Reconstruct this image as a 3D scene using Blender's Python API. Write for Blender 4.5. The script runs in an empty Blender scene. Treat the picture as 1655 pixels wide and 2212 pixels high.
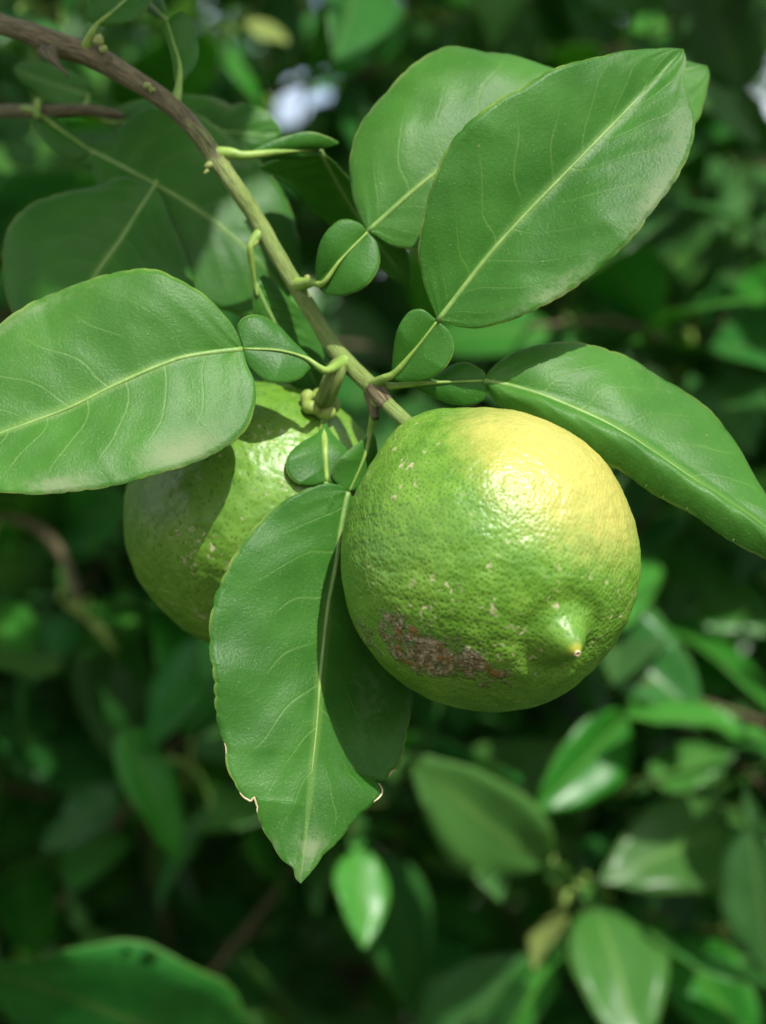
import bpy, bmesh, math, random
import numpy as np
from mathutils import Vector, Matrix, noise as mnoise

# ------------------------------------------------------------------ camera, sky, sun, exposure
scene = bpy.context.scene
col = scene.collection
ZC = 1.45                                   # camera height above the ground (m)
LENS, SENS = 67.6, 36.0
K = SENS / LENS / 2212.0                    # metres per picture pixel at one metre
cam_d = bpy.data.cameras.new('camera')
cam = bpy.data.objects.new('camera', cam_d); col.objects.link(cam)
cam.location = (0, 0, ZC); cam.rotation_euler = (math.radians(90), 0, 0)
cam_d.sensor_fit = 'VERTICAL'; cam_d.sensor_height = SENS; cam_d.sensor_width = SENS
cam_d.lens = LENS; cam_d.clip_start = 0.01; cam_d.clip_end = 500
cam_d.dof.use_dof = True; cam_d.dof.focus_distance = 0.488; cam_d.dof.aperture_fstop = 7.8
scene.camera = cam

SUN = Vector((0.28, -0.58, 0.76)).normalized()
world = bpy.data.worlds.new('World'); scene.world = world; world.use_nodes = True
wn = world.node_tree
sky = wn.nodes.new('ShaderNodeTexSky'); sky.sky_type = 'NISHITA'; sky.sun_disc = False
sky.sun_elevation = math.asin(SUN.z); sky.sun_rotation = math.atan2(SUN.x, SUN.y)
sky.dust_density = 3.0; sky.air_density = 1.0; sky.ozone_density = 1.0
wtc = wn.nodes.new('ShaderNodeTexCoord'); wno = wn.nodes.new('ShaderNodeTexNoise')          # scattered thin cloud over the whole sky
wno.inputs['Scale'].default_value = 2.6; wno.inputs['Detail'].default_value = 6.0; wno.inputs['Roughness'].default_value = 0.6
wn.links.new(wtc.outputs['Generated'], wno.inputs['Vector'])
wmr = wn.nodes.new('ShaderNodeMapRange'); wmr.interpolation_type = 'SMOOTHSTEP'
wmr.inputs[1].default_value = 0.30; wmr.inputs[2].default_value = 0.54
wn.links.new(wno.outputs[0], wmr.inputs[0])
wmx = wn.nodes.new('ShaderNodeMix'); wmx.data_type = 'RGBA'
wn.links.new(wmr.outputs[0], wmx.inputs[0]); wn.links.new(sky.outputs[0], wmx.inputs[6]); wmx.inputs[7].default_value = (5.6, 5.9, 6.3, 1)
wn.links.new(wmx.outputs[2], wn.nodes['Background'].inputs[0])
wn.nodes['Background'].inputs[1].default_value = 0.15
sl = bpy.data.lights.new('sun', 'SUN'); sl.energy = 4.2; sl.angle = math.radians(0.6); sl.color = (1.0, 0.97, 0.91)
so = bpy.data.objects.new('sun', sl); col.objects.link(so); so.location = (1, -2, 4)
so.rotation_euler = SUN.to_track_quat('Z', 'Y').to_euler()
scene.view_settings.view_transform = 'Standard'; scene.view_settings.look = 'None'
scene.view_settings.exposure = 0.5; scene.view_settings.gamma = 1.0
scene.view_settings.use_curve_mapping = False
scene.cycles.max_bounces = 5; scene.cycles.diffuse_bounces = 3; scene.cycles.glossy_bounces = 2; scene.cycles.transmission_bounces = 3; scene.cycles.use_denoising = True

random.seed(11); rng = np.random.default_rng(11)

# ------------------------------------------------------------------ helpers
def P(px, py, d):
    """picture pixel (1655 x 2212) at a depth in metres -> world point"""
    return np.array([(px - 827.5) * K * d, d, ZC + (1106 - py) * K * d])

ORG = {}                                     # world origin of every object built
def link(o, origin, parent=None):
    col.objects.link(o)
    origin = np.array(origin, float); ORG[o.name] = origin
    if parent is not None:
        o.parent = parent; o.location = origin - ORG[parent.name]
    else:
        o.location = origin
    return o
def empty(name, origin):
    return link(bpy.data.objects.new(name, None), origin)
def mesh_obj(name, V, F, mats, parent=None, origin=None, uv=None, midx=None, smooth=True, attrs=None):
    V = np.asarray(V, float)
    if origin is None: origin = V[0]
    me = bpy.data.meshes.new(name)
    me.from_pydata((V - np.array(origin)).tolist(), [], [list(map(int, f)) for f in F])
    if uv is not None:
        ul = me.uv_layers.new(name='UVMap')
        li = np.zeros(len(me.loops), dtype=np.int32); me.loops.foreach_get('vertex_index', li)
        ul.data.foreach_set('uv', np.asarray(uv, float)[li].ravel())
    if attrs:
        for k, a in attrs.items():
            at = me.attributes.new(k, 'FLOAT', 'POINT'); at.data.foreach_set('value', np.asarray(a, float))
    for m in mats: me.materials.append(m)
    if midx is not None: me.polygons.foreach_set('material_index', np.asarray(midx, dtype=np.int32))
    if smooth: me.polygons.foreach_set('use_smooth', np.ones(len(me.polygons), dtype=bool))
    me.update()
    return link(bpy.data.objects.new(name, me), origin, parent)
def tag(o, label=None, cat=None, group=None, kind=None):
    if label: o['label'] = label
    if cat: o['category'] = cat
    if group: o['group'] = group
    if kind: o['kind'] = kind
    return o
def curve(pts, n):
    """smooth curve through pts, n samples evenly spaced by length"""
    p = np.asarray(pts, float)
    if len(p) == 2:
        return p[0] + (p[1] - p[0]) * np.linspace(0, 1, n)[:, None]
    seg = np.linalg.norm(np.diff(p[:, :2], axis=0), axis=1) + 1e-9
    t = np.concatenate([[0], np.cumsum(seg)])
    m = np.zeros_like(p)
    m[1:-1] = (p[2:] - p[:-2]) / (t[2:] - t[:-2])[:, None]
    m[0] = (p[1] - p[0]) / (t[1] - t[0]); m[-1] = (p[-1] - p[-2]) / (t[-1] - t[-2])
    tt = np.linspace(0, t[-1], 600)
    i = np.clip(np.searchsorted(t, tt, side='right') - 1, 0, len(p) - 2)
    h = (t[i + 1] - t[i])[:, None]; s = ((tt - t[i]) / (t[i + 1] - t[i]))[:, None]
    q = ((2*s**3 - 3*s**2 + 1) * p[i] + (s**3 - 2*s**2 + s) * h * m[i]
         + (-2*s**3 + 3*s**2) * p[i + 1] + (s**3 - s**2) * h * m[i + 1])
    L = np.concatenate([[0], np.cumsum(np.linalg.norm(np.diff(q, axis=0), axis=1))])
    u = np.linspace(0, L[-1], n)
    return np.stack([np.interp(u, L, q[:, k]) for k in range(p.shape[1])], 1)
def curve3(pts, n):
    p = np.asarray(pts, float)
    t = np.concatenate([[0], np.cumsum(np.linalg.norm(np.diff(p, axis=0), axis=1))])
    m = np.zeros_like(p); m[1:-1] = (p[2:] - p[:-2]) / (t[2:] - t[:-2])[:, None]
    m[0] = (p[1]-p[0])/(t[1]-t[0]); m[-1] = (p[-1]-p[-2])/(t[-1]-t[-2])
    tt = np.linspace(0, t[-1], n); i = np.clip(np.searchsorted(t, tt, side='right') - 1, 0, len(p) - 2)
    h = (t[i+1]-t[i])[:, None]; s = ((tt-t[i])/(t[i+1]-t[i]))[:, None]
    return ((2*s**3-3*s**2+1)*p[i] + (s**3-2*s**2+s)*h*m[i] + (-2*s**3+3*s**2)*p[i+1] + (s**3-s**2)*h*m[i+1]), tt / t[-1], t / t[-1]
def nz(x, y, z=0.0, s=1.0):
    return mnoise.noise(Vector((x * s, y * s, z * s)))
def tube(path, rad, n=12, caps=True, wob=0.0, seed=0.0, squash=None):
    """swept tube; returns V, F, uv (uv.y = metres along)"""
    path = np.asarray(path, float); m = len(path)
    rad = np.interp(np.linspace(0, 1, m), np.linspace(0, 1, len(rad)), rad) if len(rad) != m else np.asarray(rad, float)
    T = np.gradient(path, axis=0); T /= np.linalg.norm(T, axis=1)[:, None] + 1e-12
    ref = np.array([0.13, -1.0, 0.21]) if abs(T[0][1]) < 0.9 else np.array([1.0, 0.1, 0.2])
    V = []; UV = []; L = 0
    nrm = ref - T[0] * ref.dot(T[0]); nrm /= np.linalg.norm(nrm)
    for k in range(m):
        nrm = nrm - T[k] * nrm.dot(T[k]); nrm /= np.linalg.norm(nrm)
        b = np.cross(T[k], nrm)
        if k: L += np.linalg.norm(path[k] - path[k - 1])
        for a in range(n):
            th = 2 * math.pi * a / n
            r = rad[k]
            if wob: r *= 1 + wob * nz(math.cos(th) * 1.3 + seed, math.sin(th) * 1.3, L * 180 + seed)
            V.append(path[k] + r * (math.cos(th) * nrm + math.sin(th) * b)); UV.append((a / n, L))
    F = []
    for k in range(m - 1):
        for a in range(n):
            a2 = (a + 1) % n
            F.append((k*n + a, k*n + a2, (k+1)*n + a2, (k+1)*n + a))
    if caps:
        F.append(tuple(range(n - 1, -1, -1))); F.append(tuple((m - 1) * n + a for a in range(n)))
    return np.array(V), F, np.array(UV)
def tube_obj(name, path, rad, mat, parent=None, origin=None, n=12, wob=0.0, seed=0.0):
    V, F, UV = tube(path, rad, n, True, wob, seed)
    return mesh_obj(name, V, F, [mat], parent, origin if origin is not None else path[0], UV)

# ------------------------------------------------------------------ node helper
class NT:
    def __init__(self, name):
        self.mat = bpy.data.materials.new(name); self.mat.use_nodes = True
        self.t = self.mat.node_tree; self.t.nodes.clear()
        self.out = self.t.nodes.new('ShaderNodeOutputMaterial')
    def n(self, typ, **kw):
        nd = self.t.nodes.new(typ)
        for k, v in kw.items(): setattr(nd, k, v)
        return nd
    def set(self, sock, v):
        if hasattr(v, 'is_linked') or isinstance(v, bpy.types.NodeSocket): self.t.links.new(v, sock)
        elif v is not None:
            if isinstance(v, (tuple, list)) and len(v) == 3 and sock.type == 'RGBA': v = (*v, 1)
            sock.default_value = v
    def m(self, op, a, b=None, c=None, clamp=False):
        nd = self.n('ShaderNodeMath', operation=op, use_clamp=clamp)
        self.set(nd.inputs[0], a); self.set(nd.inputs[1], b)
        if c is not None: self.set(nd.inputs[2], c)
        return nd.outputs[0]
    def vm(self, op, a, b=None, scale=None):
        nd = self.n('ShaderNodeVectorMath', operation=op)
        self.set(nd.inputs[0], a); self.set(nd.inputs[1], b)
        if scale is not None: self.set(nd.inputs['Scale'], scale)
        return nd.outputs['Value'] if op in ('DOT_PRODUCT', 'LENGTH', 'DISTANCE') else nd.outputs[0]
    def ss(self, x, lo, hi, a=0.0, b=1.0):
        nd = self.n('ShaderNodeMapRange', interpolation_type='SMOOTHSTEP')
        for k, v in zip(range(5), (x, lo, hi, a, b)): self.set(nd.inputs[k], v)
        return nd.outputs[0]
    def noise(self, vec, scale, detail=2.0, rough=0.5, dist=0.0):
        nd = self.n('ShaderNodeTexNoise'); self.set(nd.inputs['Vector'], vec)
        nd.inputs['Scale'].default_value = scale; nd.inputs['Detail'].default_value = detail
        nd.inputs['Roughness'].default_value = rough; nd.inputs['Distortion'].default_value = dist
        return nd.outputs[0]
    def vor(self, vec, scale, feature='F1', rand=1.0):
        nd = self.n('ShaderNodeTexVoronoi', feature=feature); self.set(nd.inputs['Vector'], vec)
        nd.inputs['Scale'].default_value = scale; nd.inputs['Randomness'].default_value = rand
        return nd
    def mix(self, f, a, b):
        nd = self.n('ShaderNodeMix', data_type='RGBA'); self.set(nd.inputs[0], f)
        self.set(nd.inputs[6], a); self.set(nd.inputs[7], b); return nd.outputs[2]
    def bump(self, h, strength, dist, normal=None):
        nd = self.n('ShaderNodeBump'); nd.inputs['Strength'].default_value = strength
        nd.inputs['Distance'].default_value = dist; self.set(nd.inputs['Height'], h)
        if normal is not None: self.t.links.new(normal, nd.inputs['Normal'])
        return nd.outputs[0]
    def bsdf(self, base, rough, normal=None, spec=0.5, **kw):
        b = self.n('ShaderNodeBsdfPrincipled'); self.set(b.inputs['Base Color'], base)
        self.set(b.inputs['Roughness'], rough); self.set(b.inputs['Specular IOR Level'], spec)
        if normal is not None: self.t.links.new(normal, b.inputs['Normal'])
        for k, v in kw.items(): self.set(b.inputs[k], v)
        return b
    def obj(self): return self.n('ShaderNodeTexCoord').outputs['Object']
    def xyz(self, v):
        nd = self.n('ShaderNodeSeparateXYZ'); self.t.links.new(v, nd.inputs[0]); return nd.outputs
    def done(self, shader):
        self.t.links.new(shader, self.out.inputs['Surface']); return self.mat

def leaf_material(name, dark, light, vein, trans, under=False, fine=True, rough=0.36, tw=0.22, dust=0.5, vary=True, veins=True):
    N = NT(name)
    uv = N.n('ShaderNodeUVMap', uv_map='UVMap').outputs[0]
    x, y, _ = N.xyz(uv); au = N.m('ABSOLUTE', x)
    ob = N.obj()
    nj = N.noise(uv, 2.2, 0.0)
    side = N.m('MULTIPLY', N.m('GREATER_THAN', x, 0.0), 0.43)
    # lateral veins leave the midrib and sweep towards the tip
    w = N.m('MULTIPLY', N.m('SUBTRACT', y, N.m('MULTIPLY', N.m('POWER', au, 1.15), 0.27)), 8.5)
    w = N.m('ADD', N.m('ADD', w, side), N.m('MULTIPLY', nj, 0.7))
    tri = N.m('ABSOLUTE', N.m('SUBTRACT', N.m('FRACT', w), 0.5))          # 0 on a vein
    fade = N.ss(au, 0.88, 0.45)
    line = N.m('MULTIPLY', N.m('MULTIPLY', N.ss(tri, 0.05, 0.0), fade), N.ss(N.noise(ob, 55.0, 1.0), 0.28, 0.55))
    if not veins: line = N.m('MULTIPLY', line, 0.0)
    big = N.noise(ob, 45.0, 3.0, 0.55)
    c = N.mix(N.ss(big, 0.3, 0.7), dark, light)
    if vary:
        isl = N.n('ShaderNodeNewGeometry').outputs['Random Per Island']
        orr = N.n('ShaderNodeObjectInfo').outputs['Random']
        r = N.m('FRACT', N.m('ADD', isl, orr))
        hs = N.n('ShaderNodeHueSaturation')
        N.set(hs.inputs['Hue'], N.m('ADD', 0.494, N.m('MULTIPLY', r, 0.026)))
        N.set(hs.inputs['Saturation'], N.m('ADD', 0.88, N.m('MULTIPLY', r, 0.15)))
        N.set(hs.inputs['Value'], N.m('ADD', 0.75, N.m('MULTIPLY', N.m('FRACT', N.m('MULTIPLY', r, 7.3)), 0.6)))
        N.t.links.new(c, hs.inputs['Color']); c = hs.outputs[0]
    c = N.mix(N.m('MULTIPLY', line, 0.27), c, vein)
    mid = N.ss(au, 0.075, 0.02)
    c = N.mix(N.m('MULTIPLY', mid, 0.55 if not fine else 0.35), c, vein)
    c = N.mix(N.m('MULTIPLY', N.ss(au, 0.96, 0.995), N.m('MULTIPLY', N.ss(N.noise(ob, 90.0, 2.0), 0.35, 0.65), 0.55)), c, (0.30, 0.40, 0.09))   # paler margin
    rg = rough
    if fine:
        v1 = N.vor(ob, 820.0)
        sp = N.m('MULTIPLY', N.ss(v1.outputs['Distance'], 0.17, 0.06), N.ss(N.noise(ob, 400.0, 1.0), 0.40, 0.60))
        c = N.mix(N.m('MULTIPLY', sp, 0.40), c, (0.34, 0.46, 0.16))
        c = N.mix(N.m('MULTIPLY', N.ss(N.noise(ob, 1100.0, 2.0, 0.7), 0.5, 0.75), 0.12), c, vein)
        dmask = N.m('MULTIPLY', N.ss(N.noise(ob, 34.0, 4.0, 0.6), 0.56, 0.72), N.ss(au, 0.45, 0.9))
        dmask = N.m('MULTIPLY', dmask, dust)
        da = N.n('ShaderNodeAttribute', attribute_name='dust').outputs['Fac']
        dn = N.m('MULTIPLY', N.m('MULTIPLY', da, 0.62), N.ss(N.m('ADD', N.noise(ob, 420.0, 4.0, 0.7), N.m('MULTIPLY', da, 0.3)), 0.42, 0.72))
        dmask = N.m('MAXIMUM', dmask, dn)
        c = N.mix(dmask, c, (0.30, 0.33, 0.20))
        bl = N.m('MULTIPLY', N.ss(N.noise(ob, 300.0, 3.0, 0.7), 0.70, 0.76), 0.5)      # scratches, grime
        c = N.mix(bl, c, (0.27, 0.27, 0.15))
        rg = N.m('ADD', N.m('ADD', rough - 0.03, N.m('MULTIPLY', N.noise(ob, 120.0, 3.0), 0.12)), N.m('MULTIPLY', dmask, 0.3))
    h = N.m('ADD', N.m('MULTIPLY', N.m('COSINE', N.m('MULTIPLY', w, 6.2832)), -0.30), N.m('MULTIPLY', line, -0.22))
    h = N.m('MULTIPLY', h, N.ss(au, 1.0, 0.55))
    nr = N.bump(h, 0.42 if not under else 0.5, 0.0006) if (fine and veins) else None
    if fine:
        nr = N.bump(N.noise(ob, 1300.0, 2.0, 0.6), 0.45, 0.00025, nr)
        nr = N.bump(N.noise(ob, 220.0, 2.0, 0.5), 0.18, 0.0006, nr)
    b = N.bsdf(c, rg, nr, (0.22 if fine else 0.26) if not under else 0.25)
    tl = N.n('ShaderNodeBsdfTranslucent'); tl.inputs['Color'].default_value = (*trans, 1)
    
    if nr is not None: N.t.links.new(nr, tl.inputs['Normal'])
    mx = N.n('ShaderNodeMixShader'); mx.inputs[0].default_value = tw
    N.t.links.new(b.outputs[0], mx.inputs[1]); N.t.links.new(tl.outputs[0], mx.inputs[2])
    return N.done(mx.outputs[0])

M = {}
M['top'] = leaf_material('leaf_top', (0.027, 0.118, 0.011), (0.044, 0.165, 0.017), (0.17, 0.30, 0.06), (0.16, 0.40, 0.02), vary=False, dust=0.35, rough=0.40)
M['top_bright'] = leaf_material('leaf_top_bright', (0.040, 0.145, 0.016), (0.062, 0.195, 0.024), (0.20, 0.34, 0.08), (0.16, 0.40, 0.02), vary=False, dust=0.5, rough=0.40)
M['wing'] = leaf_material('leaf_wing', (0.027, 0.118, 0.011), (0.044, 0.165, 0.017), (0.16, 0.29, 0.06), (0.16, 0.40, 0.02), vary=False, dust=0.2, rough=0.40, veins=False)
M['under'] = leaf_material('leaf_under', (0.085, 0.19, 0.04), (0.11, 0.22, 0.05), (0.18, 0.30, 0.09), (0.16, 0.40, 0.02), under=True, vary=False, rough=0.55, dust=0.0)
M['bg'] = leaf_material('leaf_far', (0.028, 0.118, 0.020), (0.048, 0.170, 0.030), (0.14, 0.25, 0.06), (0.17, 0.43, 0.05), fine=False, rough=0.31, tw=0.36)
M['bg_lit'] = leaf_material('leaf_far_lit', (0.042, 0.185, 0.016), (0.064, 0.240, 0.026), (0.18, 0.33, 0.07), (0.20, 0.48, 0.05), fine=False, rough=0.31, tw=0.38)  # lighter copy of the far leaf, sunlight put into its colour
M['bg_yellow'] = leaf_material('leaf_young', (0.17, 0.24, 0.045), (0.25, 0.31, 0.07), (0.28, 0.36, 0.12), (0.3, 0.42, 0.05), fine=False, rough=0.45, tw=0.3)

def rib_material(name, a, b):
    N = NT(name); ob = N.obj()
    c = N.mix(N.ss(N.noise(ob, 260.0, 3.0), 0.35, 0.65), a, b)
    nr = N.bump(N.noise(ob, 900.0, 2.0), 0.3, 0.0003)
    return N.done(N.bsdf(c, 0.45, nr, 0.4).outputs[0])
M['rib'] = rib_material('midrib', (0.13, 0.25, 0.05), (0.18, 0.30, 0.07))
M['petiole'] = rib_material('petiole', (0.17, 0.29, 0.045), (0.24, 0.36, 0.07))
M['calyx'] = rib_material('calyx', (0.30, 0.38, 0.08), (0.22, 0.33, 0.06))
M['torn'] = rib_material('torn_edge', (0.62, 0.54, 0.36), (0.42, 0.33, 0.17))
M['bud'] = rib_material('bud', (0.36, 0.36, 0.12), (0.25, 0.30, 0.08))

def bark_material(name, greenness):
    N = NT(name)
    uv = N.n('ShaderNodeUVMap', uv_map='UVMap').outputs[0]
    x, y, _ = N.xyz(uv)
    a = N.m('MULTIPLY', x, 6.2832)
    cb = N.n('ShaderNodeCombineXYZ')
    N.set(cb.inputs[0], N.m('MULTIPLY', N.m('COSINE', a), 1.0)); N.set(cb.inputs[1], N.m('MULTIPLY', N.m('SINE', a), 1.0))
    N.set(cb.inputs[2], N.m('MULTIPLY', y, 45.0))
    v = cb.outputs[0]
    st = N.noise(v, 4.5, 5.0, 0.65, 0.4)
    st2 = N.noise(v, 11.0, 3.0, 0.6)
    if greenness == 'mixed':          # brown old wood giving way to green new wood along the branch
        gr = N.ss(N.m('ADD', y, N.m('MULTIPLY', N.m('SUBTRACT', st, 0.5), 0.13)), 1.0, 1.03)
    elif greenness == 'green':
        gr = 1.0
    else:
        gr = 0.0
    brown = N.mix(N.ss(st, 0.35, 0.68), (0.085, 0.072, 0.036), (0.235, 0.190, 0.095))
    green = N.mix(N.ss(st, 0.35, 0.7), (0.155, 0.235, 0.045), (0.245, 0.325, 0.085))
    c = N.mix(gr, brown, green)
    c = N.mix(N.m('MULTIPLY', N.ss(st2, 0.58, 0.68), 0.45), c, (0.36, 0.29, 0.18))       # corky streaks
    nr = N.bump(st, 0.8, 0.0011); nr = N.bump(st2, 0.5, 0.0005, nr)
    return N.done(N.bsdf(c, 0.55, nr, 0.35).outputs[0])
M['branch'] = bark_material('branch_bark', 'mixed')
M['bark'] = bark_material('bark_brown', 'brown')
M['twig'] = bark_material('twig_green', 'green')

def lemon_material(name, R, ydir, yamt, scar, nip):
    N = NT(name); ob = N.obj()
    u = N.vm('NORMALIZE', ob)
    wb = N.noise(ob, 60.0, 3.0, 0.6)
    yd = N.m('ADD', N.vm('DOT_PRODUCT', u, ydir), N.m('MULTIPLY', N.m('SUBTRACT', wb, 0.5), 0.26))
    yd = N.m('ADD', yd, N.m('MULTIPLY', N.m('SUBTRACT', N.noise(ob, 330.0, 3.0, 0.6), 0.5), 0.22))
    ym = N.m('MULTIPLY', N.ss(yd, 0.56, 0.98), yamt)
    # dense oil-gland pits
    pit = N.n('ShaderNodeAttribute', attribute_name='pit').outputs['Fac']
    med = N.noise(ob, 170.0, 2.0, 0.5, 0.5)
    green = N.mix(N.ss(med, 0.3, 0.7), (0.086, 0.208, 0.017), (0.126, 0.262, 0.026))
    green = N.mix(N.ss(N.noise(ob, 35.0, 2.0), 0.4, 0.7), green, (0.155, 0.30, 0.032))
    yellow = N.mix(wb, (0.385, 0.365, 0.080), (0.44, 0.395, 0.098))
    c = N.mix(ym, green, yellow)
    pc = N.mix(ym, (0.038, 0.130, 0.008), (0.36, 0.36, 0.025))
    c = N.mix(N.m('MULTIPLY', N.ss(pit, 0.12, 0.75), 0.85), c, pc)
    # pale weather flecks, denser away from the shining side
    fl = N.m('MULTIPLY', N.ss(N.noise(ob, 420.0, 2.0, 0.6), 0.58, 0.68), N.ss(N.noise(ob, 75.0, 3.0, 0.7), 0.49, 0.63))
    fl = N.m('MULTIPLY', fl, N.ss(N.vm('DOT_PRODUCT', u, ydir), 0.85, 0.45))
    c = N.mix(N.m('MULTIPLY', fl, 0.75), c, (0.46, 0.42, 0.24))
    rough = N.m('ADD', 0.39, N.m('MULTIPLY', fl, 0.2))
    smask = None
    if scar:
        X, Y, Z = N.xyz(u)
        a = N.m('ADD', N.m('MULTIPLY', N.m('ADD', X, 0.385), 0.955), N.m('MULTIPLY', N.m('ADD', Z, 0.575), -0.295))
        b = N.m('ADD', N.m('MULTIPLY', N.m('ADD', X, 0.385), 0.295), N.m('MULTIPLY', N.m('ADD', Z, 0.575), 0.955))
        e = N.m('SQRT', N.m('ADD', N.m('POWER', N.m('DIVIDE', a, 0.50), 2.0), N.m('POWER', N.m('DIVIDE', b, 0.17), 2.0)))
        e = N.m('ADD', e, N.m('MULTIPLY', N.m('SUBTRACT', N.noise(ob, 130.0, 5.0, 0.7), 0.5), 3.0))
        smask = N.m('MULTIPLY', N.ss(e, 1.0, 0.45), N.m('LESS_THAN', Y, 0.0))
        smask = N.m('MULTIPLY', smask, N.ss(N.m('ADD', N.noise(ob, 420.0, 4.0, 0.7), N.m('MULTIPLY', smask, 0.12)), 0.40, 0.60))
        sc = N.mix(N.ss(N.noise(ob, 700.0, 3.0, 0.7), 0.42, 0.62), (0.17, 0.085, 0.040), (0.44, 0.36, 0.24))
        sc = N.mix(N.ss(N.noise(ob, 150.0, 2.0), 0.55, 0.68), sc, (0.27, 0.12, 0.025))
        c = N.mix(N.m('MULTIPLY', smask, 0.85), c, sc)
        rough = N.m('ADD', rough, N.m('MULTIPLY', smask, 0.3))
    if nip is not None:
        nd = N.vm('DOT_PRODUCT', u, nip)
        c = N.mix(N.m('MULTIPLY', N.ss(nd, 0.9985, 0.9999), 0.6), c, (0.42, 0.38, 0.03))
    h = N.m('MULTIPLY', N.noise(ob, 900.0, 2.0, 0.6), 0.5)
    nr = N.bump(N.noise(ob, 110.0, 3.0, 0.55, 0.6), 0.14, 0.003)
    nr = N.bump(h, 0.35, 0.0004, nr)
    if smask is not None:
        nr = N.bump(N.m('MULTIPLY', smask, N.noise(ob, 600.0, 3.0, 0.7)), 1.0, 0.0016, nr)
    b = N.bsdf(c, rough, nr, 0.45)
    return N.done(b.outputs[0])

# ------------------------------------------------------------------ the ground
def ground():
    n = 60; S = np.linspace(-1, 1, n); S = np.sign(S) * np.abs(S) ** 2.2 * 120
    V = [(x, y + 2, 0.05 * nz(x * 0.9, y * 0.9) - 0.0) for y in S for x in S]
    F = [(j*n + i, j*n + i + 1, (j+1)*n + i + 1, (j+1)*n + i) for j in range(n - 1) for i in range(n - 1)]
    N = NT('orchard_soil'); ob = N.obj()
    a = N.noise(ob, 1.4, 6.0, 0.65); b = N.noise(ob, 38.0, 5.0, 0.7)
    c = N.mix(N.ss(b, 0.35, 0.65), (0.045, 0.034, 0.022), (0.12, 0.088, 0.055))
    c = N.mix(N.ss(a, 0.45, 0.6), c, (0.05, 0.085, 0.022))
    m = N.done(N.bsdf(c, 0.95, N.bump(b, 0.6, 0.03), 0.2).outputs[0])
    g = mesh_obj('ground', V, F, [m], None, (0, 0, 0))
    tag(g, kind='structure')
ground()

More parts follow.
